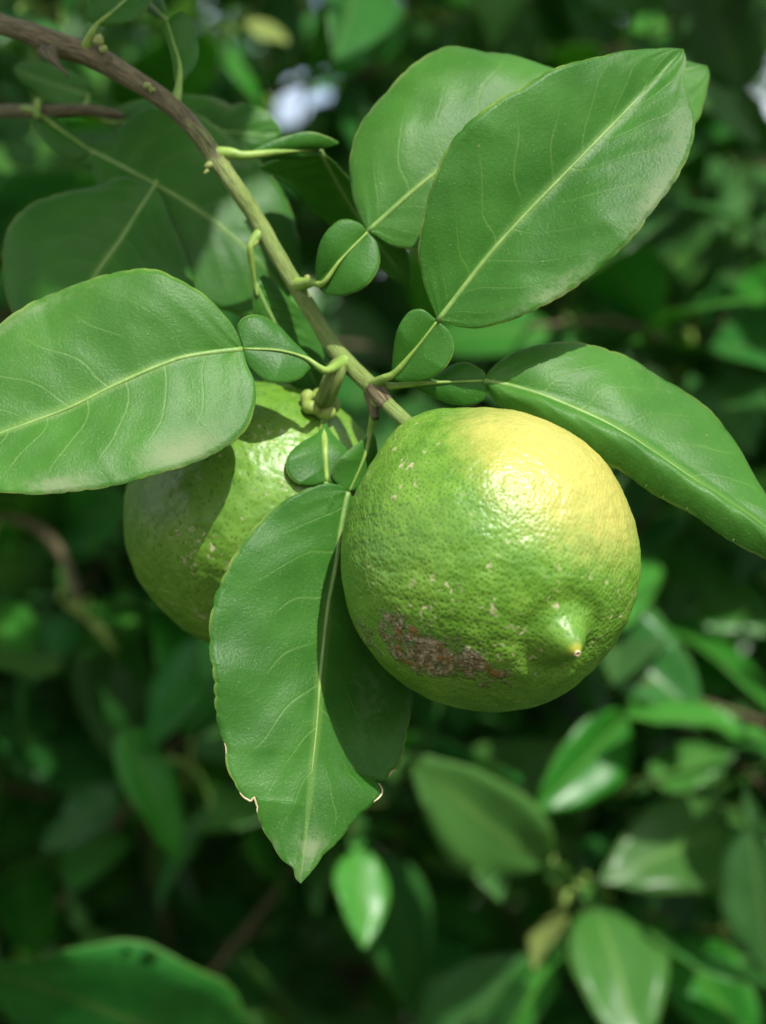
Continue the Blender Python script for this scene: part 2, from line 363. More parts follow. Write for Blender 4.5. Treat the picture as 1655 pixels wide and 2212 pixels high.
# ------------------------------------------------------------------ leaves traced in place
THICK = 0.00028
EDGE = {}
def leaf_sheet(name, mid, L, R, dl, dr, mats, parent, rows=150, cols=13, arch=0.0008, pucker=0.0011, cren=0.00050,
               roll=(0, 0), seed=0.0, teeth=21, label=None, spots=()):
    """blade with thickness: margin curves L and R and midrib in picture pixels with their own depths"""
    m3 = curve(mid, rows); Lp = curve(L, rows); Rp = curve(R, rows); t = np.linspace(0, 1, rows)
    mw = np.array([P(*q) for q in m3])
    dL = np.interp(t, np.linspace(0, 1, len(dl)), dl); dR = np.interp(t, np.linspace(0, 1, len(dr)), dr)
    lw = np.array([P(Lp[i][0], Lp[i][1], m3[i][2] + dL[i]) for i in range(rows)])
    rw = np.array([P(Rp[i][0], Rp[i][1], m3[i][2] + dR[i]) for i in range(rows)])
    al = np.gradient(mw, axis=0); ac = rw - lw
    nr = np.cross(al, ac); nr /= np.linalg.norm(nr, axis=1)[:, None] + 1e-12
    nr[nr[:, 1] > 0] *= -1
    k = np.ones(9) / 9                                                       # smooth the normals
    nr = np.stack([np.convolve(np.pad(nr[:, c], 4, mode='edge'), k, 'valid') for c in range(3)], 1)
    nr /= np.linalg.norm(nr, axis=1)[:, None]
    sc = np.linalg.norm(al, axis=1).sum()
    env = np.sin(np.pi * np.clip(t, 0, 1)) ** 0.5
    V = []; UV = []
    ss = np.concatenate([-np.linspace(1, 0, cols) ** 0.85, np.linspace(0, 1, cols)[1:] ** 0.85])
    for i in range(rows):
        for s in ss:
            e = lw[i] if s < 0 else rw[i]; a = abs(s)
            d = e - mw[i]; wd = np.linalg.norm(d)
            # scalloped margin
            ph = t[i] * teeth + (0.4 if s < 0 else 0.0) + 0.9 * nz(t[i] * 7, seed + (3 if s < 0 else 0))
            f = (ph % 1.0); tooth = (abs(2 * f - 1)) ** 3 * (0.5 + 0.9 * abs(nz(math.floor(ph) * 3.1, seed + 0.7)))
            p = mw[i] + d * a - (d / (wd + 1e-9)) * cren * tooth * env[i] * a ** 8
            rl = roll[0] if s < 0 else roll[1]
            z = arch * 4 * a * (1 - a) * env[i] + rl * a ** 4 * env[i]
            z += pucker * nz(p[0] * 75 + seed, p[2] * 75, seed) * (0.3 + a) * env[i]
            z += pucker * 1.6 * nz(t[i] * 4 + seed, 2.0 if s < 0 else 5.0, seed) * a ** 2 * env[i]
            V.append(p + nr[i] * z); UV.append((s, t[i]))
    nc = len(ss); n0 = len(V)
    for i in range(rows):
        for j, s in enumerate(ss):
            V.append(V[i * nc + j] - nr[i] * THICK * (1 - 0.55 * abs(s) ** 6)); UV.append((s, t[i]))
    F = []; MI = []
    va = np.array(V)
    def quad(a, b, c, d, mi): F.append((a, b, c, d)); MI.append(mi)
    o = np.cross(va[(rows // 2 + 1) * nc] - va[(rows // 2) * nc], va[(rows // 2) * nc + nc - 1] - va[(rows // 2) * nc])
    flip = o.dot(nr[rows // 2]) > 0
    for i in range(rows - 1):
        for j in range(nc - 1):
            a, b, c, d = i*nc + j, i*nc + j + 1, (i+1)*nc + j + 1, (i+1)*nc + j
            q = (a, d, c, b) if flip else (a, b, c, d)
            quad(*q, 0); quad(*(x + n0 for x in q[::-1]), 1)
        for j in (0, nc - 1):
            a, b = i*nc + j, (i+1)*nc + j
            q = (a, b, b + n0, a + n0)
            quad(*(q if (j == 0) != flip else q[::-1]), 1)
    for i in (0, rows - 1):
        for j in range(nc - 1):
            a, b = i*nc + j, i*nc + j + 1
            q = (a, b, b + n0, a + n0)
            quad(*(q if (i == 0) == flip else q[::-1]), 1)
    DA = np.zeros(len(V)); UVa = np.array(UV)
    for (st_, tt_, rs_, rt_, k_) in spots:
        DA = np.maximum(DA, k_ * np.exp(-(((UVa[:, 0] - st_) / rs_) ** 2 + ((UVa[:, 1] - tt_) / rt_) ** 2)))
    EDGE[seed] = (np.array(V)[0:n0:nc], np.array(V)[nc - 1:n0:nc])
    ob = mesh_obj(name, V, F, mats, parent, mw[0], UV, MI, attrs={'dust': DA})
    if label: ob['label'] = label
    return ob, mw, nr

def rib_obj(name, mw, nr, r0, r1, mat, parent, lift=-0.00022):
    n = len(mw); q = mw + nr * lift
    return tube_obj(name, q[::3], np.linspace(r0, r1, len(q[::3])), mat, parent, n=8)

def full_leaf(parent, blade, wing=None, petiole=None, top='top', under_up=False, label=None, rib=(0.00085, 0.00022), seed=0.0, **kw):
    mats = [M[top], M['under']] if not under_up else [M['under'], M[top]]
    mid, L, R, dl, dr = blade
    lf, mw, nr = leaf_sheet('leaf', mid, L, R, dl, dr, mats, parent, seed=seed, label=label, **kw)
    rib_obj('midrib', mw, nr, rib[0], rib[1], M['rib'], lf)
    if wing:
        wm, wl, wr, wdl, wdr = wing
        w, ww, wnr = leaf_sheet('petiole_wing', wm, wl, wr, wdl, wdr, [M['wing'], M['under']], lf, rows=70, cols=10, arch=0.0006, pucker=0.0002,
                                cren=0.0001, seed=seed + 2.3, teeth=12)
    if petiole:
        pw = [P(*q[:3]) for q in petiole]
        if parent is branch:
            k0 = int(np.argmin(np.linalg.norm(bp - pw[0], axis=1))); pw[0] = bp[k0]
        path = curve3([tuple(q) for q in pw], 26)[0]
        rad = np.interp(np.linspace(0, 1, 26), np.linspace(0, 1, len(petiole)), [q[3] * (0.95 if k_ == 0 else 0.62 if k_ < 3 else 0.45) for k_, q in enumerate(petiole)])
        path[8:, 1] += 0.00045 * np.linspace(0, 1, 18) ** 0.5
        tube_obj('petiole', path, rad, M['petiole'], lf, n=10)
    return lf

# ------------------------------------------------------------------ the fruiting branch
BR = [(-900, 40, 0.98), (-520, -30, 0.76), (-240, -22, 0.625), (-60, 30, 0.556), (0, 52, 0.549), (50, 66, 0.546), (90, 82, 0.544), (125, 95, 0.543), (200, 120, 0.541),
      (260, 155, 0.539), (320, 192, 0.537), (380, 236, 0.535), (425, 285, 0.533), (465, 340, 0.531), (510, 406, 0.528),
      (550, 466, 0.529), (593, 540, 0.528), (634, 608, 0.527), (680, 685, 0.5255), (726, 757, 0.523), (772, 806, 0.518),
      (808, 840, 0.5125), (845, 882, 0.5065), (878, 912, 0.5055), (908, 945, 0.5065)]
BRW = [52, 48, 44, 44, 45, 45, 52, 54, 54, 47, 44, 42, 41, 39, 38, 37, 36, 35, 35, 38, 38, 38, 31, 32, 34]   # widths in pixels
trunk_joint = np.array([-0.42, 1.55, ZC - 0.02])
branch = empty('lemon_branch', trunk_joint)
tag(branch, 'brown to green fruiting branch with winged leaves, two lemons hanging from its end', 'branch')
b3 = [tuple(trunk_joint), tuple(P(-1100, 120, 1.2))] + [tuple(P(*q)) for q in BR]
rr = [0.009, 0.0085] + [w * K * q[2] / 2 for w, q in zip(BRW, BR)]
bp, tt, tk = curve3(b3, 900)
br = np.interp(tt, tk, rr)
LB = np.linalg.norm(np.diff(bp, axis=0), axis=1).sum()
V, F, UV = tube(bp, br, 20, True, 0.10, 4.0)
# uv.y reads 1.0 where the brown wood turns green (at the leaf stalk above the fruit)
sw = np.interp(0, [0, 1], [0, 1])
i_sw = int(np.argmin(np.linalg.norm(bp - P(400, 258, 0.534), axis=1)))
l_sw = np.linalg.norm(np.diff(bp[:i_sw + 1], axis=0), axis=1).sum()
UV[:, 1] += 1.0 - l_sw
stem = mesh_obj('branch_stem', V, F, [M['branch']], branch, trunk_joint, UV)

def lump(name, c, axis, r, h, mat, parent, seed=0.0, n=10, m=7):
    """small blunt knob: bud, thorn, scale"""
    c = np.array(c); a = np.array(axis, float); a /= np.linalg.norm(a)
    pth = [c + a * h * t for t in np.linspace(0, 1, m)]
    rad = [r * (1 - 0.15 * t) * math.sqrt(max(0.02, 1 - t ** 2.2)) for t in np.linspace(0, 1, m)]
    return tube_obj(name, pth, rad, mat, parent, n=n, wob=0.25, seed=seed)
# thorn, buds, scars on the old wood
th = curve([tuple(P(110, 108, 0.538)), tuple(P(122, 135, 0.534)), tuple(P(136, 152, 0.532)), tuple(P(147, 166, 0.531))], 12)
tube_obj('thorn', th, np.array([13, 11, 7, 4.5, 2]) * K * 0.535, M['bark'], stem, n=10, wob=0.3, seed=2)
tube_obj('thorn', curve([tuple(P(96, 108, 0.54)), tuple(P(108, 128, 0.536)), tuple(P(117, 141, 0.535))], 8), np.array([15, 12, 6, 2]) * K * 0.5, M['bark'], stem, n=10, wob=0.4, seed=5)
for (px, py, d, ax, r, h, mt) in [(318, 186, 0.5335, (0.1, -1, -0.1), 9, 12, 'bud'), (328, 195, 0.5325, (0.35, -1, -0.1), 7.5, 16, 'bud'),
                                  (212, 92, 0.536, (0.3, -0.6, 1), 12, 20, 'bud'), (222, 108, 0.536, (0.6, -0.6, 0.4), 10, 14, 'bud'),
                                  (455, 356, 0.529, (-0.8, -0.6, -0.4), 9, 16, 'bud'), (449, 368, 0.528, (-0.8, -0.4, -0.8), 5, 12, 'bud'),
                                  (553, 520, 0.527, (-0.3, -0.5, -1), 8, 16, 'bud'), (722, 800, 0.5145, (-0.2, -1, 0.0), 8.5, 13, 'calyx'),
                                  (233, 128, 0.5365, (0.2, -1, 0.2), 13, 6, 'bark'), (664, 600, 0.523, (0.5, -1, 0), 7, 8, 'bud')]:
    lump('bud', P(px, py, d), ax, r * K * d, h * K * d, M[mt], stem, seed=px * 0.1)

PX = K * 0.5
# broad upper leaf lying in front (A)
full_leaf(branch,
    ([(946, 692, .4995), (1079, 524, .500), (1229, 366, .504), (1346, 246, .510), (1477, 106, .519)],
     [(946, 692), (930, 655), (917, 619), (903, 546), (912, 474), (928, 413), (956, 335), (1001, 274), (1068, 218), (1123, 190), (1190, 151), (1279, 123), (1346, 109), (1418, 103), (1450, 103), (1477, 106)],
     [(946, 692), (979, 703), (1023, 710), (1079, 701), (1146, 676), (1229, 631), (1296, 580), (1374, 507), (1413, 453), (1457, 396), (1486, 340), (1501, 274), (1486, 218), (1478, 168), (1482, 130), (1477, 106)],
     [0, -.004, -.007, -.005, 0], [0, -.006, -.009, -.006, 0]),
    wing=([(846, 818, .5045), (895, 757, .5015), (945, 693, .4998)],
          [(846, 818), (848, 770), (857, 715), (882, 675), (912, 668), (945, 693)],
          [(846, 818), (870, 826), (925, 820), (964, 792), (981, 752), (970, 715), (945, 693)],
          [0, -.002, 0], [0, -.0025, 0]),
    petiole=[(800, 826, .5125, .0022), (828, 818, .506, .0018), (850, 808, .5037, .0013), (895, 757, .5010, .0006), (945, 693, .4993, .0008)],
    top='top', seed=1.0, spots=[(.93, .62, .16, .10, .8), (.9, .30, .15, .12, .6), (.8, .78, .3, .12, .4)], label='broad leaf spread flat to the light, overlapping the leaf behind it')
# the leaf behind it (B)
full_leaf(branch,
    ([(794, 500, .514), (934, 379, .516), (1100, 268, .523), (1300, 190, .533), (1528, 142, .545)],
     [(794, 500), (782, 482), (761, 424), (753, 346), (764, 290), (789, 240), (845, 173), (901, 118), (956, 84), (1001, 80), (1051, 91), (1112, 98), (1168, 123), (1207, 134), (1330, 122), (1450, 118), (1528, 142)],
     [(794, 500), (811, 508), (845, 530), (901, 538), (1000, 520), (1120, 470), (1250, 410), (1400, 340), (1502, 268), (1524, 212), (1533, 160), (1528, 142)],
     [0, .004, .008, .006, 0], [0, -.004, -.006, -.004, 0]),
    wing=([(683, 615, .5155), (735, 562, .512), (794, 501, .5135)],
          [(683, 615), (681, 570), (695, 515), (728, 478), (752, 473), (780, 484), (794, 501)],
          [(683, 615), (700, 634), (745, 639), (795, 615), (820, 570), (815, 525), (794, 501)],
          [0, -.001, 0], [0, -.002, 0]),
    petiole=[(655, 606, .526, .0024), (676, 610, .519, .0019), (698, 612, .5125, .0012), (735, 562, .511, .0007), (794, 501, .513, .0008)],
    top='top_bright', seed=2.0, roll=(-.004, 0), label='rounded leaf partly covered by the broad leaf in front')
# the leaf to the left, over the shaded lemon (C)
full_leaf(branch,
    ([(524, 754, .5045), (440, 764, .502), (378, 777, .500), (256, 828, .496), (153, 879, .493), (77, 908, .491), (0, 936, .489), (-150, 1000, .486), (-230, 1040, .485)],
     [(524, 754), (511, 716), (476, 670), (440, 634), (389, 603), (337, 580), (291, 579), (240, 588), (174, 608), (102, 634), (41, 670), (0, 700), (-80, 770), (-170, 900), (-230, 1040)],
     [(524, 754), (532, 782), (552, 828), (552, 874), (537, 920), (511, 951), (460, 982), (389, 1012), (307, 1035), (205, 1056), (77, 1071), (0, 1064), (-80, 1065), (-160, 1060), (-230, 1040)],
     [0, .005, .010, .008, 0], [0, -.007, -.011, -.008, 0]),
    wing=([(690, 793, .509), (660, 772, .508), (603, 757, .506), (526, 753, .5045)],
          [(690, 793), (665, 767), (634, 736), (598, 700), (557, 680), (527, 685), (513, 706), (526, 753)],
          [(690, 793), (670, 799), (649, 818), (614, 828), (573, 823), (542, 798), (526, 768), (526, 753)],
          [0, .003, 0], [0, -.003, 0]),
    petiole=[(728, 782, .519, .0024), (713, 798, .5115, .0021), (698, 799, .508, .0016), (660, 773, .5072, .0009), (603, 757, .5053, .0007), (526, 753, .504, .0008)],
    top='top_bright', seed=3.0, spots=[(.85, .33, .16, .10, 1.0), (.9, .62, .14, .08, .9), (-.95, .6, .08, .2, .5)], label='sunlit leaf with dusty grey lower margin over the shaded lemon')
# the leaf arching to the right behind the ripening lemon (D)
full_leaf(branch,
    ([(1046, 822, .508), (1098, 832, .507), (1170, 853, .505), (1230, 877, .504), (1321, 919, .502), (1411, 976, .500), (1501, 1037, .498), (1652, 1139, .494), (1760, 1225, .492)],
     [(1046, 822), (1056, 802), (1092, 772), (1140, 750), (1200, 738), (1260, 741), (1309, 753), (1381, 784), (1459, 826), (1501, 862), (1550, 904), (1586, 952), (1622, 1012), (1655, 1061), (1710, 1140), (1760, 1225)],
     [(1046, 822), (1056, 844), (1080, 868), (1140, 886), (1182, 907), (1230, 928), (1290, 958), (1357, 985), (1441, 1037), (1501, 1079), (1562, 1121), (1655, 1178), (1715, 1212), (1760, 1225)],
     [0, .011, .020, .014, 0], [0, -.005, -.006, -.004, 0]),
    wing=([(851, 834, .509), (947, 826, .5085), (1045, 822, .508)],
          [(851, 834), (899, 829), (941, 808), (977, 787), (1007, 782), (1037, 796), (1050, 810), (1045, 822)],
          [(851, 834), (899, 840), (929, 855), (971, 871), (1013, 876), (1044, 865), (1053, 844), (1045, 822)],
          [0, .003, 0], [0, .001, 0]),
    petiole=[(805, 838, .513, .0020), (851, 834, .509, .0014), (905, 829, .508, .0009), (947, 826, .5078, .0007), (1045, 822, .5075, .0007)],
    top='top_bright', seed=4.0, roll=(0, -.006), arch=.0022, label='leaf arching downward beside the yellow shoulder of the lemon')
# the torn leaf hanging between the lemons (E)
torn = full_leaf(branch,
    ([(752, 1063, .5145), (737, 1140, .5125), (727, 1219, .511), (710, 1309, .508), (695, 1438, .504), (684, 1567, .499), (671, 1696, .494), (661, 1803, .490), (650, 1909, .486)],
     [(752, 1063), (738, 1049), (708, 1044), (671, 1052), (628, 1073), (585, 1103), (547, 1142), (508, 1193), (478, 1254), (461, 1296), (450, 1352), (452, 1417), (457, 1460), (463, 1524), (474, 1575), (488, 1612), (485, 1631), (495, 1674), (525, 1721), (542, 1730), (550, 1722), (556, 1752), (566, 1785), (585, 1816), (611, 1859), (633, 1876), (637, 1897), (650, 1909)],
     [(752, 1063), (775, 1085), (805, 1150), (840, 1250), (870, 1360), (887, 1450), (889, 1520), (880, 1567), (873, 1623), (860, 1659), (843, 1672), (838, 1684), (821, 1687), (812, 1680), (826, 1708), (813, 1730), (779, 1760), (757, 1786), (731, 1820), (701, 1846), (676, 1880), (650, 1909)],
     [0, -.006, -.009, -.006, 0], [0, .013, .016, .006, 0]),
    wing=([(801, 925, .516), (788, 985, .5155), (755, 1062, .5145)],
          [(801, 925), (794, 940), (762, 966), (728, 1000), (718, 1030), (735, 1052), (755, 1062)],
          [(801, 925), (812, 950), (815, 990), (800, 1035), (780, 1056), (755, 1062)],
          [0, -.003, 0], [0, .004, 0]),
    petiole=[(806, 870, .513, .0022), (805, 905, .514, .0017), (800, 930, .5155, .0012), (788, 985, .515, .0007), (755, 1062, .514, .0007)],
    top='top', seed=5.0, rows=260, cren=0.0007, teeth=24, spots=[(.25, .91, .5, .045, .8), (.0, .98, 1.0, .05, .5), (.55, .5, .2, .1, .3)], label='hanging leaf with torn margins and dusty tip between the two lemons')
def pix_y(q): return 1106 - (q[:, 2] - ZC) / (K * q[:, 1])
for side, y0, y1, w in ((0, 1712, 1758, 1.0), (0, 1604, 1634, .55), (1, 1660, 1680, .6), (1, 1690, 1735, .7)):
    e = EDGE[5.0][side]; py = pix_y(e); q = e[(py > y0) & (py < y1)]
    if len(q) > 3:
        tube_obj('torn_edge', q + np.array([0, -.00012, 0]), w * np.array([.00012, .00028, .00034, .0003, .0001]), M['torn'], torn, n=6, wob=0.5, seed=y0 * .1)
# winged stalk lying on the shaded lemon, its blade tucked behind the torn leaf
full_leaf(branch,
    ([(706, 1042, .5135), (690, 1100, .5118), (670, 1180, .5100), (655, 1250, .5085)],
     [(706, 1042), (665, 1075), (640, 1130), (640, 1200), (655, 1250)],
     [(706, 1042), (722, 1090), (712, 1150), (690, 1210), (655, 1250)], [0, -.001, 0], [0, .001, 0]),
    wing=([(700, 908, .5235), (702, 970, .5165), (706, 1041, .5135)],
          [(700, 908), (690, 932), (645, 960), (621, 987), (619, 1018), (639, 1042), (670, 1049), (706, 1041)],
          [(700, 908), (722, 940), (755, 975), (768, 1010), (750, 1040), (725, 1050), (706, 1041)],
          [0, -.002, -.005, -.0045, 0], [0, .002, .003, 0]),
    petiole=[(716, 868, .532, .0014), (700, 905, .5245, .0020), (702, 970, .5162, .0018), (706, 1041, .5132, .0014)],
    top='top', seed=6.0, rows=60, cols=8)
# dark shaded leaf on the old wood at the top (I)
full_leaf(branch,
    ([(205, 56, .537), (235, 32, .536), (265, 6, .536), (320, -45, .54), (390, -110, .55)],
     [(205, 56), (193, 44), (190, 10), (200, -40), (250, -90), (320, -120), (390, -110)],
     [(205, 56), (232, 58), (273, 50), (305, 30), (327, 3), (360, -40), (390, -110)],
     [0, .003, .006, 0], [0, -.002, -.004, 0]),
    petiole=[(190, 88, .538, .003), (198, 70, .536, .0022), (212, 50, .536, .0012), (240, 28, .535, .0009)],
    top='top', seed=7.0, rows=70)
# small winged leaf stalk above the branch, blade rising out of view (J)
full_leaf(branch,
    ([(361, 45, .5445), (343, 28, .546), (322, 5, .55), (280, -45, .56), (220, -120, .575)],
     [(361, 45), (340, 40), (300, 15), (255, -40), (225, -90), (220, -120)],
     [(361, 45), (362, 25), (350, -10), (330, -60), (280, -110), (220, -120)], [0, .004, 0], [0, .006, 0]),
    wing=([(384, 190, .537), (388, 142, .539), (372, 84, .5425), (361, 45, .5445)],
          [(384, 190), (376, 172), (374, 142), (363, 95), (346, 62), (352, 48), (361, 45)],
          [(384, 190), (400, 173), (420, 147), (430, 115), (425, 76), (412, 40), (395, 26), (378, 31), (361, 45)],
          [0, -.001, 0], [0, .006, 0]),
    petiole=[(384, 222, .5345, .0019), (385, 195, .536, .0016), (388, 142, .5385, .0009), (372, 84, .542, .0006), (361, 45, .544, .0006)],
    top='top_bright', seed=8.0, rows=70)
# leaf with winged stalk leaving the branch to the right, blade hanging behind (H)
full_leaf(branch,
    ([(690, 325, .541), (730, 395, .552), (775, 470, .560), (830, 545, .566), (890, 620, .57)],
     [(690, 325), (640, 338), (575, 352), (560, 362), (598, 386), (661, 434), (712, 480), (780, 545), (840, 600), (890, 620)],
     [(690, 325), (725, 347), (748, 378), (775, 420), (830, 480), (880, 550), (890, 620)],
     [0, .012, .016, 0], [0, -.004, -.004, 0]),
    wing=([(524, 336, .531), (600, 328, .534), (690, 323, .5405)],
          [(524, 336), (546, 324), (585, 304), (633, 290), (661, 285), (694, 290), (733, 309), (712, 318), (690, 323)],
          [(524, 336), (560, 342), (610, 345), (660, 342), (690, 336), (690, 323)], [0, .001, 0], [0, .004, 0]),
    petiole=[(480, 318, .5305, .0022), (500, 331, .530, .0021), (524, 336, .5302, .0017), (600, 328, .5335, .0009), (690, 323, .540, .0006)],
    top='top', under_up=False, seed=9.0, rows=80)
# leaf hanging behind the branch (K)
full_leaf(branch,
    ([(551, 612, .531), (590, 690, .533), (640, 760, .536), (690, 835, .54)],
     [(551, 612), (545, 650), (556, 730), (600, 800), (650, 845), (690, 835)],
     [(551, 612), (569, 594), (592, 609), (633, 652), (659, 678), (687, 724), (707, 762), (715, 800), (690, 835)],
     [0, .002, 0], [0, .005, 0]),
    petiole=[(548, 498, .5255, .0021), (542, 530, .5265, .0017), (544, 570, .528, .0015), (551, 612, .530, .0013), (556, 640, .5305, .0008)],
    top='top', seed=10.0, rows=80)

# ------------------------------------------------------------------ the lemons
PIT = 0.00125
def lemon(name, cpx, cpy, depth, rpx, stem_dir, nip_dir, sub, mat, neck, nip, seed, sx=1.0, sz=1.0):
    R = rpx * K * depth; C = P(cpx, cpy, depth)
    bm = bmesh.new(); bmesh.ops.create_icosphere(bm, subdivisions=sub, radius=1.0)
    me = bpy.data.meshes.new('rind'); bm.to_mesh(me); bm.free()
    n = len(me.vertices); co = np.zeros(n * 3); me.vertices.foreach_get('co', co); co = co.reshape(-1, 3)
    co /= np.linalg.norm(co, axis=1)[:, None]
    sd = np.array(stem_dir, float); sd /= np.linalg.norm(sd)
    nd = np.array(nip_dir, float); nd /= np.linalg.norm(nd)
    ths = np.arccos(np.clip(co @ sd, -1, 1)); thn = np.arccos(np.clip(co @ nd, -1, 1))
    lo = np.array([mnoise.noise(Vector(c) * 2.1 + Vector((seed, 0, 0))) for c in co])
    hi = np.array([mnoise.noise(Vector(c) * 9.0 + Vector((0, seed, 0))) for c in co])
    ri = np.array([mnoise.noise(Vector((c[0] * 20, c[1] * 20, c[2] * 26 + seed))) for c in co])
    r = 1 + neck * np.exp(-(ths / 0.30) ** 2) - 0.03 * np.exp(-(ths / 0.09) ** 2)
    r += 0.012 * lo + 0.0072 * hi + 0.0034 * ri
    kd_n = int(4 * math.pi * R * R / (PIT * PIT * 0.9)); kk = np.arange(kd_n) + 0.5
    ph = np.arccos(1 - 2 * kk / kd_n); ga = math.pi * (1 + 5 ** 0.5) * kk
    pp = np.stack([np.cos(ga) * np.sin(ph), np.sin(ga) * np.sin(ph), np.cos(ph)], 1) + rng.normal(0, 0.20 * PIT / R, (kd_n, 3))
    pp /= np.linalg.norm(pp, axis=1)[:, None]; dep = rng.uniform(0.55, 1.0, kd_n)
    from mathutils.kdtree import KDTree
    kd = KDTree(kd_n)
    for a, c in enumerate(pp): kd.insert(c, a)
    kd.balance()
    pit = np.zeros(n); front = co[:, 1] < 0.35
    for a in np.nonzero(front)[0]:
        _, b, dd = kd.find(co[a]); x_ = dd * R / PIT
        pit[a] = dep[b] * math.exp(-(x_ / 0.25) ** 2)
    pit *= 1 - 0.35 * np.exp(-(thn / 0.08) ** 2)
    r -= 0.0062 * pit
    r += nip * (0.62 * np.clip(1 - thn / 0.165, 0, 1) ** 1.0 + 0.38 * np.exp(-(thn / 0.115) ** 2)) - 0.030 * np.exp(-((thn - 0.25) / 0.075) ** 2) + 0.02 * np.exp(-(thn / 0.6) ** 2)
    v = co * r[:, None] * R
    v[:, 0] *= sx; v[:, 2] *= sz
    at = me.attributes.new('pit', 'FLOAT', 'POINT'); at.data.foreach_set('value', pit)
    me.vertices.foreach_set('co', v.ravel()); me.materials.append(mat)
    me.polygons.foreach_set('use_smooth', np.ones(len(me.polygons), dtype=bool)); me.update()
    root = empty(name, C)
    link(bpy.data.objects.new('rind', me), C, root)
    tip = C + v[np.argmin(thn)]; st = C + v[np.argmin(ths)]
    return root, C, R, tip, st, nd, sd

ND = (0.418, -0.782, -0.463); SD = (-0.49, 0.13, 0.86); YD = Vector((0.53, -0.44, 0.72)).normalized()
m1 = lemon_material('lemon_rind', 0.039, tuple(YD), 1.0, True, tuple(Vector(ND).normalized()))
l1, C1, R1, tip1, st1, nd1, sd1 = lemon('lemon', 1057, 1209, 0.5, 322, SD, ND, 8, m1, 0.088, 0.175, 1.7, sz=1.015)
tag(l1, 'large green lemon ripening yellow on one shoulder, with a brown scar and pointed tip', 'lemon')
# dry remnant of the style on the tip
ring = []
for k in range(10):
    a = 2 * math.pi * k / 10
e1 = np.cross(nd1, [0, 0, 1]); e1 /= np.linalg.norm(e1); e2 = np.cross(nd1, e1)
rp = np.array([tip1 - nd1 * 0.0001 + 0.00062 * (math.cos(a) * e1 + math.sin(a) * e2) for a in np.linspace(0, 2 * math.pi, 17)])
tube_obj('style_scar', rp, [0.00034] * 17, M['torn'], l1, n=8, wob=0.3, seed=3, origin=tip1)
N_ = NT('style_core'); M['core'] = N_.done(N_.bsdf(N_.mix(N_.noise(N_.obj(), 900.0), (0.10, 0.045, 0.015), (0.24, 0.11, 0.04)), 0.8).outputs[0])
lump('style_core', tip1 - nd1 * 0.0006, nd1, 0.0006, 0.0006, M['core'], l1)

SD2 = (0.445, -0.48, 0.76); ND2 = (-0.35, 0.45, -0.82)
m2 = lemon_material('lemon_rind_green', 0.039, (0.3, 0.6, 0.7), 0.0, False, None)
l2, C2, R2, tip2, st2, nd2, sd2 = lemon('lemon', 560, 1114, 0.548, 291, SD2, ND2, 7, m2, 0.03, 0.12, 7.7)
tag(l2, 'green lemon in leaf shade with a thick ringed stalk, behind the torn leaf', 'lemon')
# lobed calyx ring sitting on the fruit
cal = []
e1 = np.cross(sd2, [0, 1, 0]); e1 /= np.linalg.norm(e1); e2 = np.cross(sd2, e1)
cc = P(691, 873, 0.5265)
ax = P(722, 812, 0.516) - cc + np.array([0, .003, .002]); ax /= np.linalg.norm(ax)
e1 = np.cross(ax, [0, 1, 0]); e1 /= np.linalg.norm(e1); e2 = np.cross(ax, e1)
if e2[1] > 0: e2 = -e2
pts = []; rads = []
for a in np.linspace(0, 2 * math.pi, 49):
    rr_ = 0.0038 * (1 + 0.09 * math.cos(5 * a + 0.6) + 0.05 * math.sin(3 * a))
    pts.append(cc + rr_ * (math.cos(a) * e1 + math.sin(a) * e2) + ax * 0.0005 * math.cos(5 * a)); rads.append(0.00165 * (1 + 0.18 * math.cos(5 * a + 0.6)))
tube_obj('calyx', pts, rads, M['calyx'], l2, n=10, wob=0.25, seed=9, origin=cc)
q = curve([tuple(P(732, 782, .522)), tuple(P(724, 806, .5165)), tuple(P(708, 845, .519)), tuple(P(692, 880, .530))], 24)
tube_obj('fruit_stalk', q, np.array([13, 21, 21.5, 21, 21, 22]) * K * 0.52, M['twig'], branch, n=14, wob=0.15, seed=6)
# cork collar where the front fruit's stalk leaves the branch
q = curve([tuple(P(803, 836, .5115)), tuple(P(822, 856, .509)), tuple(P(838, 874, .507))], 10)
tube_obj('corky_collar', q, np.array([15, 19.5, 19.5, 17.5, 14]) * K * 0.506, M['bark'], stem, n=14, wob=0.3, seed=8)
q = curve([tuple(P(798, 838, .516)), tuple(P(806, 866, .513)), tuple(P(812, 905, .5115))], 10)
tube_obj('dead_stub', q, np.array([14, 15, 13, 9]) * K * 0.506, M['bark'], stem, n=12, wob=0.4, seed=12)

